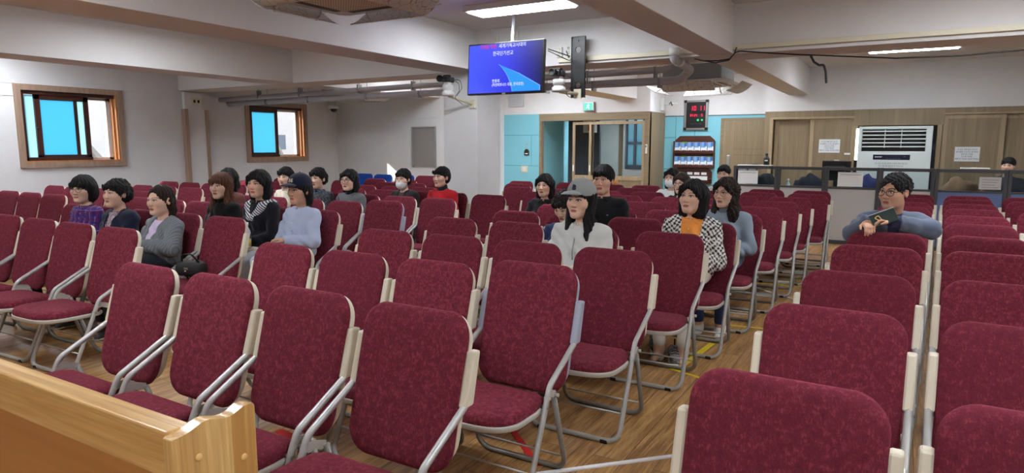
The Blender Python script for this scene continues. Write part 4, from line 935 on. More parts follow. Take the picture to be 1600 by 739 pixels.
# ------------------------------------------------------------------ wooden front bench
t = tag(empty('wooden_pew_front', (-2.93, .835, 0)), 'varnished pine bench front with shaped end panel', 'bench')
x0, x1 = -1.6, 1.545
MB().box(x0, x1, -.0, .032, .735, .845, .004).build('top_rail', 'pine', t)
c = MB().box(x0, x1, -.010, .030, .838, .858, .007, 3).box(x0, x1, .026, .064, .832, .850, .004).build('top_ledge', 'pine', t)
MB().box(x0, x0 + .1, .002, .030, .05, .735, .003).build('stile', 'pine_v', t); MB().box(.40, .50, .002, .030, .05, .735, .003).build('stile', 'pine_v', t)
MB().box(x0, x1, .002, .030, .05, .16, .003).build('bottom_rail', 'pine', t)
MB().box(x0 + .05, .42, .012, .022, .14, .75).build('panel', 'oak', t); MB().box(.48, x1, .012, .022, .14, .75).build('panel', 'oak', t)
pr = []
for k in range(31):
    q = k / 30; z = .850 + .016 * math.exp(-((q - .40) / .17) ** 2) + .017 * math.exp(-((q - .92) / .16) ** 2)
    pr.append((-.018 + .218 * q, z))
pr = [(-.018, 0.0)] + pr + [(.204, .855), (.204, 0.0)]
e = MB().prism(pr, 0, x1 - .002, x1 + .033, .004, 3).build('end_panel', 'pine_v', t)
for (yy, zz) in ((.045, .785), (.045, .725), (.165, .735)): MB().ball((x1 + .033, yy, zz), .0095, 12, (.5, 1, 1)).build('wooden_plug', 'plug', e)
# ------------------------------------------------------------------ tapes and flat cable on the floor
M['yellow'] = plain('yellow_tape', (222, 196, 40), .5); M['redtape'] = plain('red_tape', (196, 40, 40), .5)
def tape(x0, y0, x1, y1, w, mat, label, h=.002):
    d = Vector((x1 - x0, y1 - y0, 0)); n = Vector((-d.y, d.x, 0)).normalized() * w / 2
    P = [(x0 + n.x, y0 + n.y), (x1 + n.x, y1 + n.y), (x1 - n.x, y1 - n.y), (x0 - n.x, y0 - n.y)]
    return tag(MB().prism(P, 2, .0004, h).build('floor_tape', mat), label, 'tape', None)
tape(-1.21, 4.28, -1.15, 5.0, .045, 'yellow', 'yellow tape strip on the floor beside the grey sneakers')
tape(-1.25, 4.27, -.98, 4.17, .028, 'yellow', 'short yellow tape strip crossing the aisle near the sneakers')
tape(-1.15, 5.60, -.60, 5.66, .028, 'yellow', 'thin yellow tape across the aisle behind the white shoes')
tape(-2.4, 7.35, -.55, 7.65, .03, 'yellow', 'yellow tape line on the floor at the rear rows')
tape(-1.68, 2.88, -1.38, 2.60, .035, 'redtape', 'red tape strip on the floor beneath the grey-trimmed chair')
tape(-2.75, 2.25, -2.45, 2.2, .05, 'redtape', 'red tape patch on the floor behind the front row')
tape(-1.45, 2.42, -.62, 3.26, .022, plain('white_flat_cable', (224, 226, 232), .4), 'flat white cable cover running across the floor of the aisle', .008)
tape(-2.0, 7.9, -.5, 6.6, .022, plain('white_flat_cable', (224, 226, 232), .4), 'flat white cable cover on the floor near the rear rows', .008)
# ------------------------------------------------------------------ people: one continuous surface per body, grown from a distance field
M['skin'] = attr_mat('skin', .55, .35, 260, .06, 0.0)
M['cloth'] = attr_mat('clothing', .9, .15, 380, .22, .15)
def hair_mat():
    N = Nodes('hair'); a = N.n('Attribute'); a.attribute_name = 'tint'
    v = N.coords((170, 170, 14)); t = N.n('TexNoise', Scale=1.0, Detail=4.0, Roughness=0.7, Distortion=.8); N.l(v, t.inputs['Vector'])
    mr = N.n('MapRange'); mr.inputs['From Min'].default_value = .35; mr.inputs['From Max'].default_value = .7; mr.inputs['To Min'].default_value = .55; mr.inputs['To Max'].default_value = 1.7; N.l(t.outputs['Fac'], mr.inputs['Value'])
    sc = N.n('VectorMath', operation='SCALE'); N.l(a.outputs['Color'], sc.inputs[0]); N.l(mr.outputs['Result'], sc.inputs['Scale']); N.l(sc.outputs[0], N.b.inputs['Base Color'])
    N.bump(t.outputs['Fac'], .9, .012); N.b.inputs['Roughness'].default_value = .5; N.b.inputs['Specular IOR Level'].default_value = .22
    return N.m
M['hair'] = hair_mat()
M['shoe'] = attr_mat('shoe_fabric', .7, .3, 300, .15)
class Field:
    def __init__(s, lo, hi, h, fine=()):
        s.ax = []
        for a in range(3):
            v = [lo[a]]
            while v[-1] < hi[a]:
                st = h
                for (fl, fh, hf) in fine:
                    if fl[a] - 2 * h <= v[-1] <= fh[a]: st = min(st, hf)
                v.append(v[-1] + st)
            s.ax.append(np.array(v, np.float32))
        s.d = np.full([len(v) for v in s.ax], 1.0, np.float32)
    def _sub(s, lo, hi):
        sl = []
        for a in range(3):
            i0 = max(0, int(np.searchsorted(s.ax[a], lo[a])) - 1); i1 = min(len(s.ax[a]), int(np.searchsorted(s.ax[a], hi[a])) + 1)
            if i1 <= i0: return None, None
            sl.append(slice(i0, i1))
        return tuple(sl), (s.ax[0][sl[0]][:, None, None], s.ax[1][sl[1]][None, :, None], s.ax[2][sl[2]][None, None, :])
    def _comb(s, sl, d, k, op):
        o = s.d[sl]
        if op == 'u':
            h = np.clip(.5 + .5 * (o - d) / k, 0, 1); s.d[sl] = o + (d - o) * h - k * h * (1 - h)
        else:
            d = -d; h = np.clip(.5 - .5 * (o - d) / k, 0, 1); s.d[sl] = o + (d - o) * h + k * h * (1 - h)
    def cone(s, a, b, ra, rb, k=.02, op='u'):
        a = np.array(a, np.float32); b = np.array(b, np.float32); m = max(ra, rb) + k + .02
        sl, P = s._sub(np.minimum(a, b) - m, np.maximum(a, b) + m)
        if sl is None: return s
        e = b - a; L = max(1e-8, float(e @ e))
        t = np.clip(((P[0] - a[0]) * e[0] + (P[1] - a[1]) * e[1] + (P[2] - a[2]) * e[2]) / L, 0, 1)
        d = np.sqrt((P[0] - a[0] - t * e[0]) ** 2 + (P[1] - a[1] - t * e[1]) ** 2 + (P[2] - a[2] - t * e[2]) ** 2) - (ra + (rb - ra) * t)
        s._comb(sl, d, k, op); return s
    def ell(s, c, r, k=.02, op='u', R=None):
        m = max(r) + k + .02; c = np.array(c, np.float32)
        sl, P = s._sub(c - m, c + m)
        if sl is None: return s
        x, y, z = P[0] - c[0], P[1] - c[1], P[2] - c[2]
        if R is not None: x, y, z = (R[0][0] * x + R[1][0] * y + R[2][0] * z, R[0][1] * x + R[1][1] * y + R[2][1] * z, R[0][2] * x + R[1][2] * y + R[2][2] * z)
        k0 = np.sqrt((x / r[0]) ** 2 + (y / r[1]) ** 2 + (z / r[2]) ** 2); k1 = np.sqrt((x / r[0] ** 2) ** 2 + (y / r[1] ** 2) ** 2 + (z / r[2] ** 2) ** 2)
        s._comb(sl, (k0 * (k0 - 1) / np.maximum(k1, 1e-6)).astype(np.float32), k, op); return s
    def half(s, n, p, k=.004):
        """keep the side the normal points away from"""
        X, Y, Z = s.ax[0][:, None, None], s.ax[1][None, :, None], s.ax[2][None, None, :]
        d = (X - p[0]) * n[0] + (Y - p[1]) * n[1] + (Z - p[2]) * n[2]
        h = np.clip(.5 + .5 * (d - s.d) / k, 0, 1); s.d = (s.d + (d - s.d) * h + k * h * (1 - h)).astype(np.float32); return s
    def func(s, f):
        s.d = f(s.d, s.ax[0][:, None, None], s.ax[1][None, :, None], s.ax[2][None, None, :]).astype(np.float32); return s
    def mesh(s):
        d = s.d; ins = d < 0; n = d.shape
        cnt = np.zeros((n[0] - 1, n[1] - 1, n[2] - 1), np.int8); C = [(i, j, k) for i in (0, 1) for j in (0, 1) for k in (0, 1)]
        for (i, j, k) in C: cnt += ins[i:n[0] - 1 + i, j:n[1] - 1 + j, k:n[2] - 1 + k]
        act = (cnt > 0) & (cnt < 8); I, J, K = np.nonzero(act); idx = np.full(act.shape, -1, np.int32); idx[I, J, K] = np.arange(len(I))
        V = {c: d[I + c[0], J + c[1], K + c[2]] for c in C}
        pos = np.zeros((len(I), 3), np.float64); num = np.zeros(len(I))
        gx = [s.ax[0][I], s.ax[0][I + 1]], [s.ax[1][J], s.ax[1][J + 1]], [s.ax[2][K], s.ax[2][K + 1]]
        for c in C:
            for a in range(3):
                if c[a]: continue
                c2 = tuple(1 if q == a else c[q] for q in range(3)); v0, v1 = V[c], V[c2]; m = (v0 < 0) != (v1 < 0)
                t = np.where(m, v0 / np.where(m, v0 - v1, 1), 0)
                for q in range(3):
                    base = gx[q][c[q]]
                    pos[:, q] += np.where(m, base + (t * (gx[q][1] - gx[q][0]) if q == a else 0), 0)
                num += m
        pos /= num[:, None]
        quads = []
        for a in range(3):
            b, c = (a + 1) % 3, (a + 2) % 3
            s0 = [slice(None)] * 3; s1 = [slice(None)] * 3; s0[a] = slice(0, n[a] - 1); s1[a] = slice(1, n[a])
            for q in (b, c): s0[q] = slice(1, n[q] - 1); s1[q] = slice(1, n[q] - 1)
            A, B = ins[tuple(s0)], ins[tuple(s1)]; E = np.stack(np.nonzero(A != B), 1)
            if len(E) == 0: continue
            flip = A[tuple(E.T)]; E[:, b] += 1; E[:, c] += 1
            def cell(db, dc):
                g = E.copy(); g[:, b] -= db; g[:, c] -= dc; return idx[g[:, 0], g[:, 1], g[:, 2]]
            q = np.stack([cell(1, 1), cell(0, 1), cell(0, 0), cell(1, 0)], 1); q[~flip] = q[~flip][:, ::-1]; quads.append(q)
        return pos, np.concatenate(quads) if quads else np.zeros((0, 4), int)
def field_object(name, F, mat, tint, parent=None, relax=1):
    pos, q = F.mesh()
    for _ in range(relax):
        acc = np.zeros_like(pos); n = np.zeros(len(pos))
        for a in range(4):
            np.add.at(acc, q[:, a], pos[q[:, (a + 1) % 4]] + pos[q[:, (a + 3) % 4]]); np.add.at(n, q[:, a], 2)
        m = n > 0; pos[m] = pos[m] * .5 + .5 * acc[m] / n[m][:, None]
    me = bpy.data.meshes.new(name); me.vertices.add(len(pos)); me.vertices.foreach_set('co', pos.astype(np.float32).ravel())
    me.loops.add(len(q) * 4); me.loops.foreach_set('vertex_index', q.astype(np.int32).ravel())
    me.polygons.add(len(q)); me.polygons.foreach_set('loop_start', np.arange(0, len(q) * 4, 4, dtype=np.int32)); me.polygons.foreach_set('loop_total', np.full(len(q), 4, np.int32))
    me.update(); me.validate()
    col = tint(pos) if callable(tint) else np.tile(np.array(lin(tint)), (len(pos), 1))
    at = me.color_attributes.new('tint', 'FLOAT_COLOR', 'POINT'); at.data.foreach_set('color', np.concatenate([col, np.ones((len(pos), 1))], 1).astype(np.float32).ravel())
    return link(name, me, mat, parent, None, True)
def L3(c): return np.array(lin(c))
def mixc(col, mask, c): return col * (1 - mask[:, None]) + np.array(c)[None, :] * mask[:, None]
def sstep(a, b, x): t = np.clip((x - a) / (b - a), 0, 1); return t * t * (3 - 2 * t)
# patterns of the clothes, woven in
def pat_plain(c, fold=.0):
    c = L3(c); return lambda p: np.tile(c, (len(p), 1))
def pat_plaid(p):
    u = p[:, 0] * 1.0 + p[:, 1] * .6; v = p[:, 2]
    col = np.tile(L3((62, 34, 92)), (len(p), 1)); a = (np.sin(u * 105) > .25) * 1.; b = (np.sin(v * 105) > .25) * 1.
    col = mixc(col, a * .6, L3((112, 40, 92))); col = mixc(col, b * .6, L3((40, 40, 120))); col = mixc(col, ((np.abs(np.sin(u * 52)) < .10) | (np.abs(np.sin(v * 52)) < .10)) * .6, L3((160, 130, 180))); return col
def pat_check(p):
    u = p[:, 0] + p[:, 1] * .35; w = .008 * np.sin(p[:, 2] * 40); v = p[:, 2] + .25 * p[:, 1] + .006 * np.sin(u * 60)
    k = (np.floor((u + w) / .019) + np.floor(v / .019)) % 2
    return mixc(np.tile(L3((26, 24, 26)), (len(p), 1)), k, L3((228, 226, 222)))
def pat_smallcheck(p):
    k = (np.floor((p[:, 0] + p[:, 1]) / .009) + np.floor(p[:, 2] / .009)) % 2
    return mixc(np.tile(L3((92, 40, 60)), (len(p), 1)), k, L3((200, 190, 200)))
def pat_scarf(p):
    n = np.sin(p[:, 0] * 90 + 3 * np.sin(p[:, 2] * 60)) * np.sin(p[:, 2] * 110 + p[:, 1] * 80)
    return mixc(np.tile(L3((36, 44, 70)), (len(p), 1)), (n > .25) * .8, L3((120, 140, 190)))
def pat_stripe(p):
    return mixc(np.tile(L3((24, 26, 40)), (len(p), 1)), (np.sin((p[:, 0] * .7 + p[:, 2] * .9 + p[:, 1] * .4) * 260) > -.1) * 1., L3((226, 228, 236)))
def pat_mottle(c1, c2, f=70):
    a, b = L3(c1), L3(c2)
    def g(p):
        n = np.sin(p[:, 0] * f + 2 * np.sin(p[:, 2] * f * .7)) * np.sin(p[:, 2] * f * 1.3 + p[:, 1] * f); return mixc(np.tile(a, (len(p), 1)), sstep(-.2, .6, n), b)
    return g
def pat_rib(c1, c2, f=330):
    a, b = L3(c1), L3(c2)
    return lambda p: mixc(np.tile(a, (len(p), 1)), .5 + .5 * np.sin((p[:, 0] - .3 * p[:, 2]) * f), b)

def person(label, x, y, ht, yaw=0., pitch=0., roll=0., rz=0., skin=(218, 178, 156), hair='short', hcol=(22, 20, 22), top=('plain', (40, 40, 40)), jacket=None, trousers=(40, 42, 50), glasses=None, mask=False, cap=None,
           collar=None, male=False, lean=0., detail=1, arms='lap', shoes=(60, 60, 62), hs=1.0, wide=1.0, old=0., extras=None, high_neck=None, zbase=0., lips=(170, 88, 84), hairline=.062, vol=.012, bare=False, legs_in=0.):
    """x, y: seat origin of the chair (rear feet); ht: height of the crown over the floor"""
    hs *= 1.02; hz = ht - .122 * hs; sh = ht - (.315 if male else .305); hy = -.148 + .3 * -lean; shy = -.100 - lean
    HY = shy - .022 - .25 * lean
    R = Matrix.Rotation(rad(yaw), 3, 'Z') @ Matrix.Rotation(rad(pitch), 3, 'X') @ Matrix.Rotation(rad(roll), 3, 'Y')   # pitch > 0 lifts the chin? see below
    O = Vector((0, HY, hz))
    def W(p): return O + R @ (Vector(p) * hs)
    Rn = [[R[i][j] for j in range(3)] for i in range(3)]; On = np.array(O)
    def local(p): return ((p - On) @ np.array(Rn)) / hs
    h = .0085 if detail else .013; hf = .0027 if detail == 2 else (.0034 if detail else .006)
    m = 1.06 if male else .97; m *= wide
    # ---- skeleton points
    sj = [Vector((s * .152 * m, shy + .004, sh - .045)) for s in (-1, 1)]
    if arms == 'lap':
        el = [Vector((s * .205 * m, shy - .045, .655)) for s in (-1, 1)]; wr = [Vector((s * .075, -.345, .628)) for s in (-1, 1)]
    elif arms == 'clasp':
        el = [Vector((s * .215 * m, shy - .07, .665)) for s in (-1, 1)]; wr = [Vector((s * .06, -.33, .668 + .02 * s)) for s in (-1, 1)]
    elif arms == 'rail':
        el = [Vector((-.245, -.50, .86)), Vector((.235, -.56, .925))]; wr = [Vector((-.155, -.705, .972)), Vector((-.005, -.70, .988))]
    hip = [Vector((s * .083, hy - .01, .560)) for s in (-1, 1)]; kn = [Vector((s * (.085 + .01), -.660 + legs_in, .545)) for s in (-1, 1)]
    an = [Vector((s * .085, -.600 + legs_in * .2, .085)) for s in (-1, 1)]
    pel = Vector((0, hy, .572)); chest = Vector((0, hy + (shy - hy) * .75, sh - .12)); belly = Vector((0, hy + (shy - hy) * .35 - .005, .66))
    def torso(F, g, k=.05):
        F.ell(pel, (.150 * m + g, .105 + g, .095 + g), k); F.ell(belly, (.128 * m + g + (.012 if male else 0), .098 + g, .13 + g), k)
        F.ell(chest, (.138 * m + g, .098 + g, .135 + g), k)
        F.cone(Vector((-.112 * m, shy + .008, sh - .038)), Vector((.112 * m, shy + .008, sh - .038)), .056 + g, .056 + g, k)
        F.cone(Vector((0, shy + .012, sh - .02)), Vector((0, shy + .006, sh + .012)), .062 + g, .050 + g, .035)
        if not male:
            for s in (-1, 1): F.ell((s * .062, chest.y - .062, sh - .165), (.056 + g, .052 + g, .056 + g), .04)
    def arm(F, g, k=.025, cut=1.0):
        for i in (0, 1):
            F.cone(sj[i], el[i], .049 + g, .040 + g, k); w2 = el[i] + (wr[i] - el[i]) * cut; F.cone(el[i], w2, .040 + g, (.027 + .013 * (1 - cut)) + g, k)
    def legs(F, g, k=.03, bottom=1.0):
        for i in (0, 1):
            F.cone(hip[i], kn[i], .080 + g, .047 + g, k); a2 = kn[i] + (an[i] - kn[i]) * bottom; F.cone(kn[i], a2, .041 + g, .036 + g + .016 * (1 - bottom), k)
    def hands(F):
        for i, s in ((0, -1), (1, 1)):
            w = wr[i]; fd = (w - el[i]).normalized()
            if arms == 'rail': fd = Vector((.25, -.72, -.35)).normalized() if i == 0 else Vector((-.92, -.30, -.02)).normalized()
            up = Vector((0, 0, 1)); sd = fd.cross(up).normalized(); nr = sd.cross(fd).normalized()
            pc = w + fd * .045; Rm = Matrix((sd, fd, nr)).transposed()
            F.cone(w - fd * .02, w + fd * .015, .026, .027, .012)
            F.ell(pc, (.038, .048, .015), .012, 'u', [[Rm[a][b] for b in range(3)] for a in range(3)])
            for f_ in range(4):
                off = (-.027 + .018 * f_); Lf = (.062, .072, .068, .052)[f_] if s > 0 else (.052, .068, .072, .062)[f_]
                b0 = w + fd * .080 + sd * off; dn = -nr
                c1 = (fd * .9 + dn * (.35 if arms != 'rail' else .75)).normalized(); c2 = (fd * .5 + dn * .85).normalized() if arms != 'rail' else (fd * .15 + dn * .98).normalized()
                b1 = b0 + c1 * Lf * .5; b2 = b1 + c2 * Lf * .5
                F.cone(b0 - fd * .02, b0, .0092, .0092, .006); F.cone(b0, b1, .0090, .0082, .003); F.cone(b1, b2, .0082, .0070, .003)
            th = sd * (-s) * (1 if True else -1)
            t0 = w + fd * .025 + th * .024; t1 = t0 + (fd * .6 + th * .7 - nr * .3).normalized() * .034; t2 = t1 + (fd * .95 + th * .1 - nr * .3).normalized() * .03
            F.cone(t0, t1, .0115, .0098, .008); F.cone(t1, t2, .0098, .0078, .004)
    lo = (-.36, -.92 if arms == 'rail' else -.84, -.01); hi = (.36, .16, ht + .06)
    fine = [((O.x - .105, O.y - .135, O.z - .15), (O.x + .105, O.y + .13, O.z + .14), hf)]
    if detail:
        ws = [(min(wr[0].x, wr[1].x) - .13, min(wr[0].y, wr[1].y) - .15, min(wr[0].z, wr[1].z) - .07), (max(wr[0].x, wr[1].x) + .10, max(wr[0].y, wr[1].y) + .03, max(wr[0].z, wr[1].z) + .04)]
        fine.append((ws[0], ws[1], .0048 if detail == 2 else .006))
    F = Field(lo, hi, h, fine)
    torso(F, -.006); arm(F, 0); legs(F, 0); hands(F)
    for i, s in ((0, -1), (1, 1)):      # feet
        F.cone(an[i], an[i] + Vector((0, -.02, -.045)), .036, .034, .02); F.cone(an[i] + Vector((0, .03, -.055)), an[i] + Vector((s * .012, -.115, -.062)), .028, .020, .025)
    F.cone(Vector((0, shy + .010, sh - .02)), W((0, .022, -.075)), .055 if male else .049, .053 if male else .046, .025)
    # ---- head
    def he(c, r, k, op='u'): F.ell(W(c), [q * hs for q in r], k, op, Rn)
    def hc(a, b, ra, rb, k, op='u'): F.cone(W(a), W(b), ra * hs, rb * hs, k, op)
    jw = .065 if male else .062
    he((0, .012, .034), (.0735, .094, .082), .02); he((0, -.026, -.030), (jw + .004, .066, .080), .03); he((0, -.030, -.075), (jw - .010, .052, .038), .025)
    hc((-.012, -.070, -.097), (.012, -.070, -.097), .020, .020, .022)
    for s in (-1, 1):
        he((s * .040, -.054, -.022), (.030, .031, .030), .022)
        hc((s * .012, -.0865, .0235), (s * .044, -.074, .021), .0085, .007, .014)
        he((s * .0315, -.1015, .003), (.0165, .013, .0105), .010, 's')
        he((s * .0310, -.0775, .0025), (.0165, .0125, .0095), .004)
        he((s * .0125, -.0985, -.0325), (.0085, .0095, .0075), .006)
        he((s * .0755, .012, -.004), (.010, .019, .031), .008); he((s * .084, .006, -.002), (.006, .010, .017), .006, 's')
    hc((0, -.087, .014), (0, -.1045, -.027), .0068, .0105, .011)
    he((0, -.1025, -.0305), (.0115, .0095, .0090), .008)
    hc((-.017, -.0865, -.0590), (.017, -.0865, -.0590), .0060, .0060, .007); hc((-.014, -.0855, -.0685), (.014, -.0855, -.0685), .0068, .0068, .006)
    hc((-.019, -.0955, -.0637), (.019, -.0955, -.0637), .0022, .0022, .003, 's')
    he((0, -.0945, -.0800), (.014, .006, .006), .008, 's')
    sk = L3(skin); lp = L3(lips); hcl = L3(hcol)
    def face(p):
        q = local(p); col = np.tile(sk, (len(p), 1)); xx, yy, zz = q[:, 0], q[:, 1], q[:, 2]; ax_ = np.abs(xx)
        fr = (yy < -.055) & (np.abs(zz) < .12)
        col = mixc(col, sstep(.028, .0, np.hypot(ax_ - .038, zz + .028)) * .22 * (yy < -.03), L3((206, 122, 104)))
        col = mixc(col, sstep(.016, .004, np.hypot(xx, zz + .030)) * .15 * fr, L3((206, 126, 108)))
        a = ((ax_ - .0) / .0225) ** 2 + ((zz + .0640) / (.0100)) ** 2
        col = mixc(col, sstep(1.25, .75, a) * fr * .85, lp); col = mixc(col, sstep(.0024, .0008, np.abs(zz + .0637 + .002 * (ax_ / .02) ** 2)) * (ax_ < .021) * fr * .8, L3((84, 36, 36)))
        col = mixc(col, sstep(.0045, .002, np.hypot(ax_ - .0080, (zz + .0385) * 1.5)) * fr * .4, L3((70, 36, 30)))
        br = np.abs(zz - (.0275 + .006 * (1 - ((ax_ - .034) / .022) ** 2) - .004)); col = mixc(col, sstep(.0055, .0025, br) * ((ax_ > .0125) & (ax_ < .054)) * fr * (.9 if not old else .6), hcl * .9 + .02)
        ex = (ax_ - .0312) / .0152; ez = (zz - .0026 - .0014 * ex) / .0049; e = ex ** 2 + ez ** 2
        col = mixc(col, sstep(2.0, 1.2, ex ** 2 * 1.0 + ((zz - .0045) / .0085) ** 2) * fr * (zz > .003) * .9, L3((44, 28, 24)))
        col = mixc(col, sstep(1.15, .85, e) * fr, L3((216, 206, 200)))
        col = mixc(col, sstep(.0060, .0046, np.hypot(ax_ - .0312, (zz - .0036))) * (e < 1.15) * fr, L3((24, 16, 14)))
        col = mixc(col, sstep(.9, 1.35, e) * sstep(2.2, 1.35, e) * fr * (zz < .0) * .35, L3((140, 92, 76)))
        if male: col = mixc(col, sstep(.05, .02, np.hypot(ax_, (zz + .08) * .8)) * (yy < -.03) * .16, L3((120, 100, 92)))
        return col
    root = field_object('person', F, 'skin', face, None, 1)
    root.location = (x, y, zbase); root.rotation_euler = (0, 0, rz); tag(root, label, 'person', 'seated audience')
    # ---- clothes
    def garment(name, spec, g, kind):
        ca = dict(torso=1)
        G = Field(lo, hi, .0095 if detail else .014)
        if kind == 'legs':
            legs(G, .008, .03, .90 if not bare else .90); G.ell(pel, (.155 * m, .112, .10), .03)
        else:
            torso(G, g); arm(G, g + .004, .03, .93 if kind != 'short' else .35)
            G.cone(Vector((-.04, hy - .01, .61)), Vector((.04, hy - .01, .61)), .105 * m + g, .105 * m + g, .05)
            wf = [(rad(24), 44, .0050), (rad(-32), 58, .0042), (rad(68), 36, .0040)]
            def folds(d, X, Y, Z):
                for (a_, f_, am) in wf: d = d + am * (1 - 2 * np.abs(np.sin(.5 * f_ * (X * math.cos(a_) + Z * math.sin(a_) + .6 * Y) + 2.4 * np.sin(9 * Z + 7 * X + 3 * Y)))) * .8
                return d
            G.func(folds)
            # neckline
            G.ell((0, shy - .012, sh + .055), (.062, .066, .062), .008, 's')
            if kind == 'open':
                n = lambda d, X, Y, Z: np.maximum(d, np.where(Y < shy + .02, (spec_open * (.45 + .55 * np.clip((Z - .60) / (sh - .60), 0, 1.2))) - np.abs(X - .012), -1))
                G.func(n)
        return field_object(name, G, 'cloth', spec if callable(spec) else pat_plain(spec), root, 1)
    garment('top', top, .010, 'short' if arms == 'none' else 'top')
    if jacket: spec_open = jacket[1]; garment('jacket', jacket[0], .016 if arms == 'rail' else .019, 'open')
    garment('trousers', trousers, 0, 'legs')
    # shoes
    if not bare:
        G = Field((-.2, -.86, -.005), (.2, -.44, .14), .008 if detail else .013)
        for i, s in ((0, -1), (1, 1)):
            a = an[i]; G.cone(a + Vector((0, .035, -.050)), a + Vector((s * .014, -.122, -.058)), .040, .030, .03); G.cone(a + Vector((0, .005, -.01)), a + Vector((0, -.02, -.05)), .046, .042, .02)
        G.half((0, 0, -1), (0, 0, .003))
        field_object('shoes', G, 'shoe', lambda p: mixc(np.tile(L3(shoes), (len(p), 1)), (p[:, 2] < .022) * 1., L3((228, 226, 220))), root)
    if collar:
        G = Field((-.14, shy - .16, sh - .10), (.14, shy + .12, sh + .09), .004 if detail else .007)
        nb = Vector((0, shy + .008, sh - .012)); nt = nb + (W((0, .02, -.09)) - nb).normalized() * (.040 if collar[1] == 'flat' else .062)
        G.cone(nb, nt, .070, .062, .01); G.cone(nb - Vector((0, 0, .03)), nt + Vector((0, 0, .06)), .060, .0545, .006, 's')
        if collar[1] == 'flat':
            for s in (-1, 1): G.ell((s * .036, shy - .062, sh - .008), (.036, .018, .030), .006, 'u', [[q for q in r_] for r_ in Matrix.Rotation(rad(s * 24), 3, 'Y')])
            G.func(lambda d, X, Y, Z: np.maximum(d, np.where(Y < shy - .02, (.007 + .25 * np.clip(sh + .03 - Z, 0, 1)) - np.abs(X), -1)))
        G.half((0, 0, 1), (0, 0, sh + (.036 if collar[1] == 'flat' else .055)))
        field_object('collar', G, 'cloth', collar[0] if callable(collar[0]) else pat_plain(collar[0]), root)
    # ---- hair
    G = Field((O.x - .17, O.y - .19, O.z - .36), (O.x + .17, O.y + .22, O.z + .17), .0048 if detail == 2 else (.0056 if detail else .009))
    def ge(c, r, k, op='u'): G.ell(W(c), [q * hs for q in r], k, op, Rn)
    def gc(a, b, ra, rb, k, op='u'): G.cone(W(a), W(b), ra * hs, rb * hs, k, op)
    v = vol
    if hair in ('short', 'man', 'curly', 'spiky', 'bald'):
        ge((0, .018, .036), (.0755 + v, .098 + v, .084 + v), .02)
        if hair == 'curly': ge((0, .045, -.005), (.080 + v, .075 + v, .075), .03); 
        if hair in ('short',): ge((0, .040, -.012), (.076 + v, .074 + v, .072), .03)
    elif hair in ('bob', 'bowl', 'long', 'wavy', 'tied'):
        ge((0, .016, .036), (.0765 + v, .099 + v, .085 + v), .02)
        Lb = {'bob': .115, 'bowl': .07, 'long': .26, 'wavy': .22, 'tied': .09}[hair]
        if hair == 'tied':
            ge((0, .05, -.02), (.070 + v, .065 + v, .07), .03)
            for s in (-1, 1): gc((s * .050, .070, -.08), (s * .066, .02, -.20), .030, .020, .03); gc((s * .072, .035, .0), (s * .06, .06, -.09), .018, .022, .02)
        else:
            for s in (-1, 1):
                gc((s * .066, .022, .02), (s * (.066 + (.012 if hair in ('long', 'wavy') else .002)), .018 - (.03 if hair in ('long', 'wavy') else 0), -Lb), .030 + v, .024 + v * .6, .03)
                if hair in ('long', 'wavy'): gc((s * .070, -.02, -.06), (s * .072, -.045, -Lb), .022, .018, .02)
            gc((0, .055, .0), (0, .060, -Lb), .062 + v, .050 + v, .04); gc((-.05, .06, -Lb * .6), (.05, .06, -Lb * .6), .045, .045, .03)
            if hair == 'wavy':
                for s in (-1, 1): ge((s * .080, .0, -.17), (.035, .045, .06), .03)
    fz = hairline
    ge((.006, -.122, -.050 + (fz - .062)), (.0685, .090, .110), .012, 's'); ge((0, -.11, -.03), (.066, .078, .075), .01, 's')
    if hair in ('bob', 'wavy') and not cap:
        for s, xe in ((-1, .080), (1, .078)):
            gc((.018, -.052, .116), (s * .052, -.078, .062), .014, .017, .014); gc((s * .052, -.078, .062), (s * xe, -.045, .002), .017, .016, .014)
    if hair in ('long', 'bowl', 'short', 'curly', 'man') and not cap:
        for k in range(5): ge((-.05 + .024 * k + .004 * (k % 2), -.088 + .10 * abs(-.05 + .024 * k) ** 1.0 * .5, fz - .004 + (.012 if k == 3 and hair != 'bowl' else 0) - .006 * (k % 2)), (.015, .014, .026), .012)
    if hair in ('man', 'spiky', 'short', 'curly'):
        for s in (-1, 1): ge((s * .083, .004, -.030), (.022, .030, .040), .010, 's')
        z0 = -.050 if hair in ('man', 'spiky') else -.085
        G.half(list(R @ Vector((0, .35, -1)).normalized()), list(W((0, .06, z0)))) if hair in ('man', 'spiky') else G.half(list(R @ Vector((0, -.3, -1)).normalized()), list(W((0, .0, z0))))
    def strands(d, X, Y, Z):
        x_, y_, z_ = X - O.x, Y - O.y, Z - O.z; a = np.arctan2(x_, y_ + .02 + 0 * Z)
        if hair in ('curly', 'spiky', 'wavy'):
            am = .006 if hair != 'wavy' else .004
            d = d + am * np.sin(x_ * 130 + 2 * np.sin(z_ * 60)) * np.sin(z_ * 110 + y_ * 90 + 1.5 * np.sin(y_ * 70))
        return d + .0030 * np.sin(a * 19 + 3 * np.sin(z_ * 22)) + .0016 * np.sin(a * 43 + 9 * z_ + 2 * np.sin(z_ * 50)) + .0022 * np.sin(x_ * 70 + 30 * y_ + 2 * np.sin(y_ * 40))
    G.func(strands)
    h2 = np.array(lin(tuple(min(255, c * 1.4 + 6) for c in hcol)))
    def htint(p):
        q = local(p); a = np.arctan2(q[:, 0], q[:, 1] + .02); return mixc(np.tile(hcl, (len(p), 1)), .5 * (.5 + .5 * np.sin(a * 60 + 8 * q[:, 2])) ** 2, h2)
    if hair != 'bald': field_object('hair', G, 'hair', htint, root, 1)
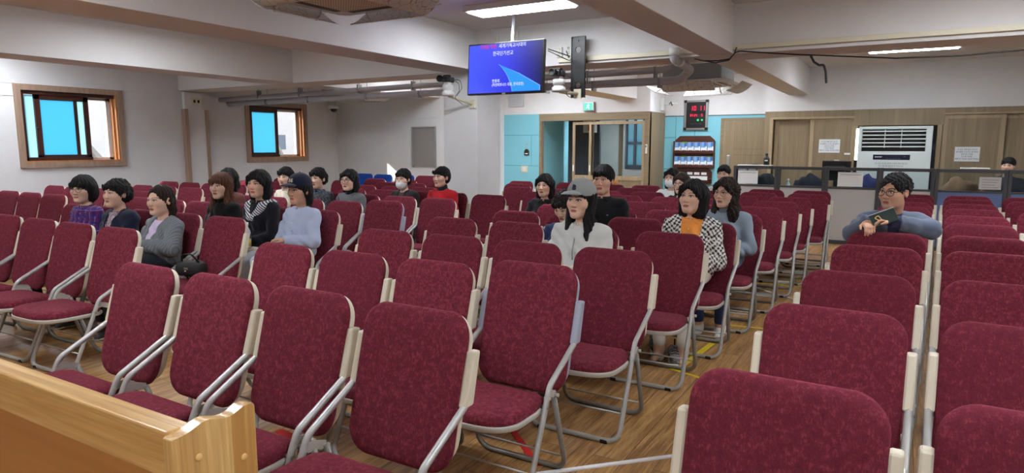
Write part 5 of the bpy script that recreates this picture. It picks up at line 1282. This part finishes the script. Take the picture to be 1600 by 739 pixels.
    # ---- cap, glasses, mask
    if cap:
        G = Field((O.x - .16, O.y - .26, O.z - .05), (O.x + .16, O.y + .17, O.z + .18), .0036)
        G.ell(W((0, .012, .058)), [q * hs for q in (.094, .116, .098)], .01, 'u', Rn); G.half(list(R @ Vector((0, .10, -1)).normalized()), list(W((0, .0, .040))))
        G.ell(W((0, -.128, .034)), [q * hs for q in (.068, .082, .034)], .006, 'u', Rn)
        G.ell(W((0, -.125, .016)), [q * hs for q in (.090, .12, .036)], .004, 's', Rn)
        G.ell(W((0, .02, .02)), [q * hs for q in (.088, .108, .07)], .004, 's', Rn)
        c_ = field_object('cap', G, 'cloth', pat_plain(cap[0]), root)
        b = MB().ball(W((0, .014, .156)), .007, 10); b.build('cap_button', plain('cap_button', cap[0], .8), c_)
        t = text_mesh('cap_emblem', cap[1], .050 * hs, plain('cap_thread', cap[2], .8), c_, W((0.004, -.1015, .090)), (0, 0, 0), 'CENTER', .006)
        t.rotation_euler = (R @ Matrix.Rotation(rad(68), 3, 'X')).to_euler()
    if glasses:
        b = MB()
        for s in (-1, 1):
            rim = [W((s * .0325 + .0255 * math.cos(a), -.1015 + .05 * (s * .0325 + .0255 * math.cos(a)) ** 2 * 40 * .4, .000 + .0205 * math.sin(a))) for a in [2 * PI * k / 20 for k in range(21)]]
            b.tube(rim, glasses[1] * hs, 0, 6)
            b.tube([W((s * .057, -.094, .006)), W((s * .073, -.06, .008)), W((s * .080, .005, .006))], glasses[1] * hs, 0, 6)
        b.tube([W((-.008, -.1035, .004)), W((0, -.106, .006)), W((.008, -.1035, .004))], glasses[1] * hs, 0, 6)
        b.build('glasses', plain('glasses_frame', glasses[0], .35, .2), root)
    if mask:
        G = Field((O.x - .12, O.y - .16, O.z - .16), (O.x + .12, O.y + .05, O.z + .05), .0036 if detail else .006)
        G.ell(W((0, -.038, -.060)), [q * hs for q in (.068, .083, .066)], .01, 'u', Rn); G.half(list(R @ Vector((0, .8, .35)).normalized()), list(W((0, -.030, -.045)))); G.half(list(R @ Vector((0, -.35, 1)).normalized()), list(W((0, -.09, -.012))))
        G.func(lambda d, X, Y, Z: d + .0012 * np.sin((Z - O.z) * 260))
        mo = field_object('face_mask', G, 'cloth', pat_plain((236, 238, 242)), root)
        b = MB()
        for s in (-1, 1): b.tube([W((s * .062, -.045, -.04)), W((s * .078, .0, -.02)), W((s * .082, .022, .0))], .0014, 0, 5)
        b.build('ear_loops', 'paper', mo)
    if high_neck:
        G = Field((-.1, shy - .1, sh - .06), (.1, shy + .12, sh + .09), .005); nb = Vector((0, shy + .008, sh - .03)); G.cone(nb, nb + (W((0, .02, -.085)) - nb) * .75, .066, .058, .01)
        field_object('neck_layer', G, 'cloth', pat_plain(high_neck), root)
    if extras: extras(root, dict(W=W, sh=sh, shy=shy, chest=chest, wr=wr, el=el, R=R))
    return root
# ------------------------------------------------------------------ the audience
def seat(px_head, Yc, lean=0.0):
    """seat origin (rear feet line) of somebody in the row at Yc whose head stands in this pixel column"""
    d = px(px_head, 290, Y=Yc - .128 - .12 - lean); return d.x, Yc - .128
def who(label, pxh, Yc, app, **kw):
    if Yc in (5.16, 5.93, 6.70, 6.74): kw.setdefault('legs_in', .046)
    x, y = seat(pxh, Yc, kw.get('lean', 0.)); beta = math.degrees(math.atan2(-x, y - .12)); rz = kw.pop('rz', 0.)
    return person(label, x, y, yaw=beta - app - rz, rz=rad(rz), **kw)
BLACKHAIR = (20, 18, 20)
def buttons(n, c, off=0.0):
    def f(root, q):
        b = MB()
        for k in range(n): z = q['sh'] - .045 - .055 * k; b.ball((off, q['shy'] - .105 - .030 * min(1, k / 2), z), .006, 8)
        b.build('buttons', plain('button', c, .4), root)
    return f
def necklace_pin(c, pos):
    def f(root, q): MB().ball((pos[0], q['shy'] - .115, q['sh'] + pos[1]), .018, 10, (1, .4, 1)).build('brooch', plain('brooch', c, .5), root)
    return f
def zipper(c, z0=-.28, off=0.0):
    def f(root, q):
        P = [(off, q['shy'] - .088, q['sh'] - .02), (off, q['shy'] - .118, q['sh'] - .08), (off, q['shy'] - .150, q['sh'] - .15), (off, q['shy'] - .14, q['sh'] + z0)]
        MB().tube(P, .004, .03, 6).build('zip', plain('zip', c, .4), root)
    return f
who('woman with glasses and black bowl haircut in purple plaid shirt', 129, 3.51, 38, ht=1.215, hair='bowl', hcol=BLACKHAIR, top=pat_plaid, collar=(pat_plaid, 'flat'), glasses=((90, 84, 84), .0017), hairline=.045, vol=.016, detail=1)
who('woman with short curly black hair in navy cardigan over checked shirt', 181, 3.51, 50, ht=1.195, hair='curly', hcol=(24, 22, 24), top=pat_smallcheck, collar=(pat_smallcheck, 'flat'), jacket=((28, 32, 52), .045), pitch=-4, vol=.016)
who('woman with tied-back brown hair in grey cardigan and lilac shirt', 250, 3.51, 48, ht=1.165, hair='tied', hcol=(38, 26, 22), top=(206, 192, 222), jacket=(pat_rib((96, 102, 108), (126, 132, 138)), .055), hairline=.090, vol=.008, rz=-4, wide=1.06, old=1, arms='clasp')
who('woman with long brown hair in black top with red brooch', 345, 4.34, 36, ht=1.23, hair='long', hcol=(84, 52, 36), top=(24, 22, 24), hairline=.048, vol=.014, extras=necklace_pin((150, 34, 44), (.05, -.13)), high_neck=(24, 22, 24))
who('woman with dark bob in brown top behind the long-haired woman', 357, 5.15, 30, ht=1.23, hair='bob', hcol=BLACKHAIR, top=(92, 54, 46), vol=.014, detail=1)
def stripes(root, q):
    G = Field((-.22, q['shy'] - .20, q['sh'] - .24), (.22, q['shy'] + .14, q['sh'] + .06), .0045)
    for s in (-1, 1):
        G.cone((s * .125, q['shy'] + .02, q['sh'] + .004), (s * .088, q['shy'] - .060, q['sh'] - .022), .042, .042, .02); G.cone((s * .088, q['shy'] - .060, q['sh'] - .022), (s * .022, q['shy'] - .125, q['sh'] - .125), .042, .026, .02)
    G.cone((-.12, q['shy'] + .05, q['sh'] - .0), (.12, q['shy'] + .05, q['sh'] - .0), .030, .030, .02)
    field_object('striped_shawl_collar', G, 'cloth', pat_stripe, root)
who('woman with short black bob in black sweater with striped shawl collar', 404, 4.34, 34, ht=1.265, hair='bob', hcol=BLACKHAIR, top=(24, 24, 32), collar=((22, 22, 30), 'flat'), extras=stripes, hairline=.058, vol=.016, skin=(216, 172, 150), lips=(184, 84, 84))
who('person in cream jacket behind the navy cap', 447, 5.98, 30, ht=1.22, hair='curly', hcol=BLACKHAIR, top=(216, 208, 190), collar=((216, 208, 190), 'flat'), vol=.014)
who('person in navy cap and pale blue shirt', 468, 4.34, 44, ht=1.225, hair='tied', hcol=BLACKHAIR, top=(176, 188, 216), collar=((180, 192, 220), 'flat'), cap=((30, 34, 54), '16', (206, 200, 176)), trousers=(176, 180, 190), arms='clasp', skin=(196, 150, 126), rz=-2, extras=buttons(4, (220, 224, 232)))
who('woman with short curly hair in patterned blue scarf and dark jacket', 497, 5.98, 34, ht=1.22, hair='curly', hcol=BLACKHAIR, top=pat_mottle((44, 46, 52), (84, 88, 96), 120), collar=(pat_scarf, 'roll'), vol=.015, old=1)
who('woman with round glasses and black bob in grey sweater', 546, 5.98, 34, ht=1.215, hair='bob', hcol=BLACKHAIR, top=(92, 94, 98), high_neck=(26, 26, 28), glasses=((60, 56, 56), .0018), vol=.010)
who('woman wearing white mask and dark jacket near the pillar', 630, 6.74, 28, ht=1.20, hair='short', hcol=BLACKHAIR, top=(70, 66, 64), jacket=((46, 44, 46), .03), mask=True, vol=.014)
who('woman with black headband in red jacket beside the pillar', 690, 6.74, 42, ht=1.24, hair='short', hcol=(16, 16, 18), top=(176, 28, 40), high_neck=(44, 46, 60), vol=.009, extras=zipper((220, 216, 214)))
who('woman with parted bob in black shirt before the turquoise wall', 850, 6.70, 22, ht=1.185, hair='bob', hcol=BLACKHAIR, top=(26, 26, 30), collar=((26, 26, 30), 'flat'), vol=.012, extras=buttons(3, (60, 60, 64)), rz=4)
who('woman in navy jacket looking down behind the grey cap', 884, 5.16, 34, ht=1.125, hair='curly', hcol=(34, 26, 24), top=(40, 52, 92), collar=((40, 52, 92), 'flat'), pitch=26, vol=.014)
who('woman in grey baseball cap and pale grey zip jacket', 908, 4.41, 30, ht=1.245, hair='long', hcol=(22, 18, 20), top=(206, 208, 206), collar=((208, 210, 208), 'flat'), cap=((150, 156, 156), 'B', (40, 50, 80)), detail=2, trousers=(150, 150, 152), extras=zipper((130, 130, 130)), pitch=-3, vol=.008, wide=1.08)
def logo(root, q): MB().ball((.075, q['shy'] - .112, q['sh'] - .13), .008, 8, (1.4, .4, .7)).build('chest_logo', plain('logo_grey', (110, 110, 116), .6), root)
who('man with black hair in black polo shirt', 941, 5.93, 18, ht=1.315, hair='man', hcol=BLACKHAIR, top=(28, 28, 31), collar=((24, 24, 27), 'flat'), male=True, hs=1.06, wide=1.06, extras=logo, rz=4, skin=(214, 168, 146), hairline=.062, vol=.016, old=1, detail=2)
who('masked woman in white near the white folded chairs', 1049, 8.82, 24, ht=1.20, hair='bob', hcol=BLACKHAIR, top=(226, 228, 230), mask=True, detail=0, legs_in=.07)
who('woman with glasses in black and white top behind the checked jacket', 1065, 8.14, 28, ht=1.17, hair='bob', hcol=(50, 38, 34), top=(34, 34, 36), collar=((220, 220, 220), 'flat'), glasses=((60, 56, 70), .0022), detail=0, legs_in=.07)
def checked_hand(root, q):
    MB().box(-.045, .045, q['wr'][0].y - .10, q['wr'][0].y + .03, q['wr'][0].z - .045, q['wr'][0].z - .037, .004).build('watch_strap', 'black', root)
who('woman in black and white checked jacket and orange polo shirt', 1082, 5.16, 27, ht=1.24, hair='bob', hcol=(18, 16, 18), top=(232, 150, 72), collar=((234, 152, 74), 'flat'), jacket=(pat_check, .075), trousers=(222, 218, 210), detail=2, pitch=-7, vol=.020, extras=buttons(3, (238, 214, 180)), shoes=(176, 176, 176), bare=True, old=1, rz=2, hairline=.070)
who('woman with round glasses and long wavy hair in grey-blue zip jacket', 1134, 5.93, 30, ht=1.23, hair='wavy', hcol=(34, 24, 22), top=(128, 142, 156), collar=((120, 134, 148), 'roll'), trousers=(48, 58, 96), glasses=((120, 84, 64), .0015), detail=2, vol=.012, shoes=(226, 224, 220), extras=zipper((40, 44, 52)), rz=2, wide=1.06, hairline=.07)
who('man in white top before the brochure rack', 1130, 9.48, 14, ht=1.235, hair='man', hcol=BLACKHAIR, top=(220, 224, 230), male=True, detail=0, hairline=.07, legs_in=.07)
mx = px(1398, 300, Y=5.62).x
man = person('man with glasses in grey-blue jacket leaning over a chair back', mx, 6.06 - .128, 1.300, yaw=-32, pitch=2, lean=.27, hair='spiky', hcol=(24, 24, 26), top=(52, 54, 84), collar=((54, 56, 88), 'flat'), jacket=((98, 108, 128), .04), trousers=(44, 46, 56), glasses=((40, 34, 32), .0021), male=True, hs=1.03, wide=1.04, detail=2, arms='rail', skin=(212, 164, 138), hairline=.078, vol=.012)
b = tag(empty('booklet', (mx - .045, 6.06 - .128 - .735, 1.005), rad(10)), 'small dark green booklet held by the man with glasses', 'booklet'); b.rotation_euler = (rad(-25), rad(-24), rad(8))
MB().box(-.085, .075, -.007, .007, -.045, .050, .002).build('cover', plain('dark_green_cover', (26, 50, 46), .5), b); MB().box(-.083, .076, -.005, .005, .048, .054).build('page_edge', 'paper', b)
MB().tube([(-.06, -.009, -.03), (-.04, -.009, .0), (-.06, -.009, .02), (-.03, -.009, .03), (-.02, -.009, -.01), (-.05, -.009, -.025)], .0035, .01, 6).build('cover_drawing', 'plug', b)
o_ = place_chair(1.33, 12.35, 'red folding chair under the clerk behind the blue partition', 'chair of the clerk')
who('clerk with black hair sitting behind the blue partition', 1572, 12.35, 10, ht=1.33, hair='man', hcol=(24, 24, 28), top=(60, 62, 70), male=True, detail=0)
# ------------------------------------------------------------------ belongings
t = tag(empty('handbag', (-4.80, 3.17, .466), rad(15)), 'black handbag with silver clip on the seat beside the grey cardigan', 'bag'); t.scale = (.74, .74, .74)
b = bmesh.new(); bmesh.ops.create_uvsphere(b, u_segments=28, v_segments=16, radius=1)
for v in b.verts:
    k = v.co.copy(); v.co = Vector((math.copysign(abs(k.x) ** .6, k.x) * .16, math.copysign(abs(k.y) ** .7, k.y) * .11, .085 + math.copysign(abs(k.z) ** .7, k.z) * .082 * (1 + .1 * math.sin(k.x * 9))))
for f in b.faces: f.smooth = True
q = MB(); q._merge(b); q.build('bag_body', plain('black_nylon', (26, 26, 29), .7, bump=.3, bscale=160), t)
MB().tube([(-.10, -.02, .14), (-.06, -.06, .24), (.05, -.05, .25), (.11, .0, .14)], .009, .04, 8).build('strap', 'black', t); MB().box(.0, .055, -.12, -.11, .09, .115, .003).ball((.02, -.115, .075), .013, 8).build('clip', 'chrome', t)
t = tag(empty('drink_bottle', (-4.93, 3.80, .60)), 'drink bottle with yellow label before the striped collar', 'bottle')
MB().lathe([(0, 0), (.030, 0), (.033, .01), (.033, .13), (.030, .15), (.014, .185), (.014, .20), (0, .20)], 18).build('bottle_body', plain('pale_bottle', (196, 196, 204), .2), t); MB().lathe([(.0336, .02), (.0336, .075)], 18).build('label_band', plain('yellow_label', (226, 200, 70), .5), t); MB().lathe([(.0336, .085), (.0336, .125)], 18).build('dark_band', 'grey_frame', t); MB().lathe([(0, .20), (.017, .20), (.017, .225), (0, .225)], 14).build('cap', 'white_plastic', t)
t = tag(empty('seat_tray', (-4.90, 3.80, .58)), 'cream tray carrying the drink bottle beside the pale blue shirt', 'tray')
MB().prism(rrect(.24, .16, .05), 2, .0, .018, .005).build('tray_top', 'shell', t); MB().tube([(0, 0, .002), (0, .02, -.125)], .014, 0, 8).build('tray_post', 'tube', t)
def sneaker(x, y, rz, label):
    t = tag(empty('sneaker', (x, y, 0), rz), label, 'shoe', 'grey sneakers beneath the chair')
    G = Field((-.07, -.17, -.005), (.07, .16, .13), .0042)
    G.cone((0, .085, .045), (0, -.095, .038), .043, .034, .02); G.cone((0, .075, .065), (0, .02, .075), .037, .036, .03); G.ell((0, .065, .115), (.027, .045, .045), .008, 's'); G.half((0, 0, -1), (0, 0, .022))
    s = field_object('upper', G, 'shoe', pat_mottle((112, 112, 112), (150, 150, 150), 160), t)
    MB().pillow([(.046 * math.sin(2 * PI * k / 28) * (1.0 - .16 * math.cos(2 * PI * k / 28) * -1 if False else 1.0), -.005 + .140 * -math.cos(2 * PI * k / 28)) for k in range(28)], .030, -.0, lambda u, v, h: Vector((u, v, .001 + h)), p=4).build('sole', 'white_plastic', t)
    l = MB()
    for k in range(4): l.tube([(-.024, -.01 - .022 * k + .01, .094 - .011 * k), (0, -.014 - .022 * k + .01, .104 - .011 * k), (.024, -.01 - .022 * k + .01, .094 - .011 * k)], .003, .01, 6)
    l.tube([(0, .0, .105), (-.03, .01, .125), (-.04, -.02, .11)], .003, .02, 6).build('laces', 'dark_steel', t)
    MB().box(-.006, .006, .112, .118, .07, .135, .003).build('heel_loop', 'black', t)
    MB().box(-.046, -.034, -.03, .03, .04, .058, .004, 2, Matrix.Rotation(rad(0), 4, 'Z')).build('side_stripe', 'black', t)
    return t
sneaker(-1.43, 4.52, rad(28), 'grey running sneaker farther from the aisle under the checked woman'); sneaker(-1.27, 4.42, rad(18), 'grey running sneaker nearer the aisle under the checked woman')
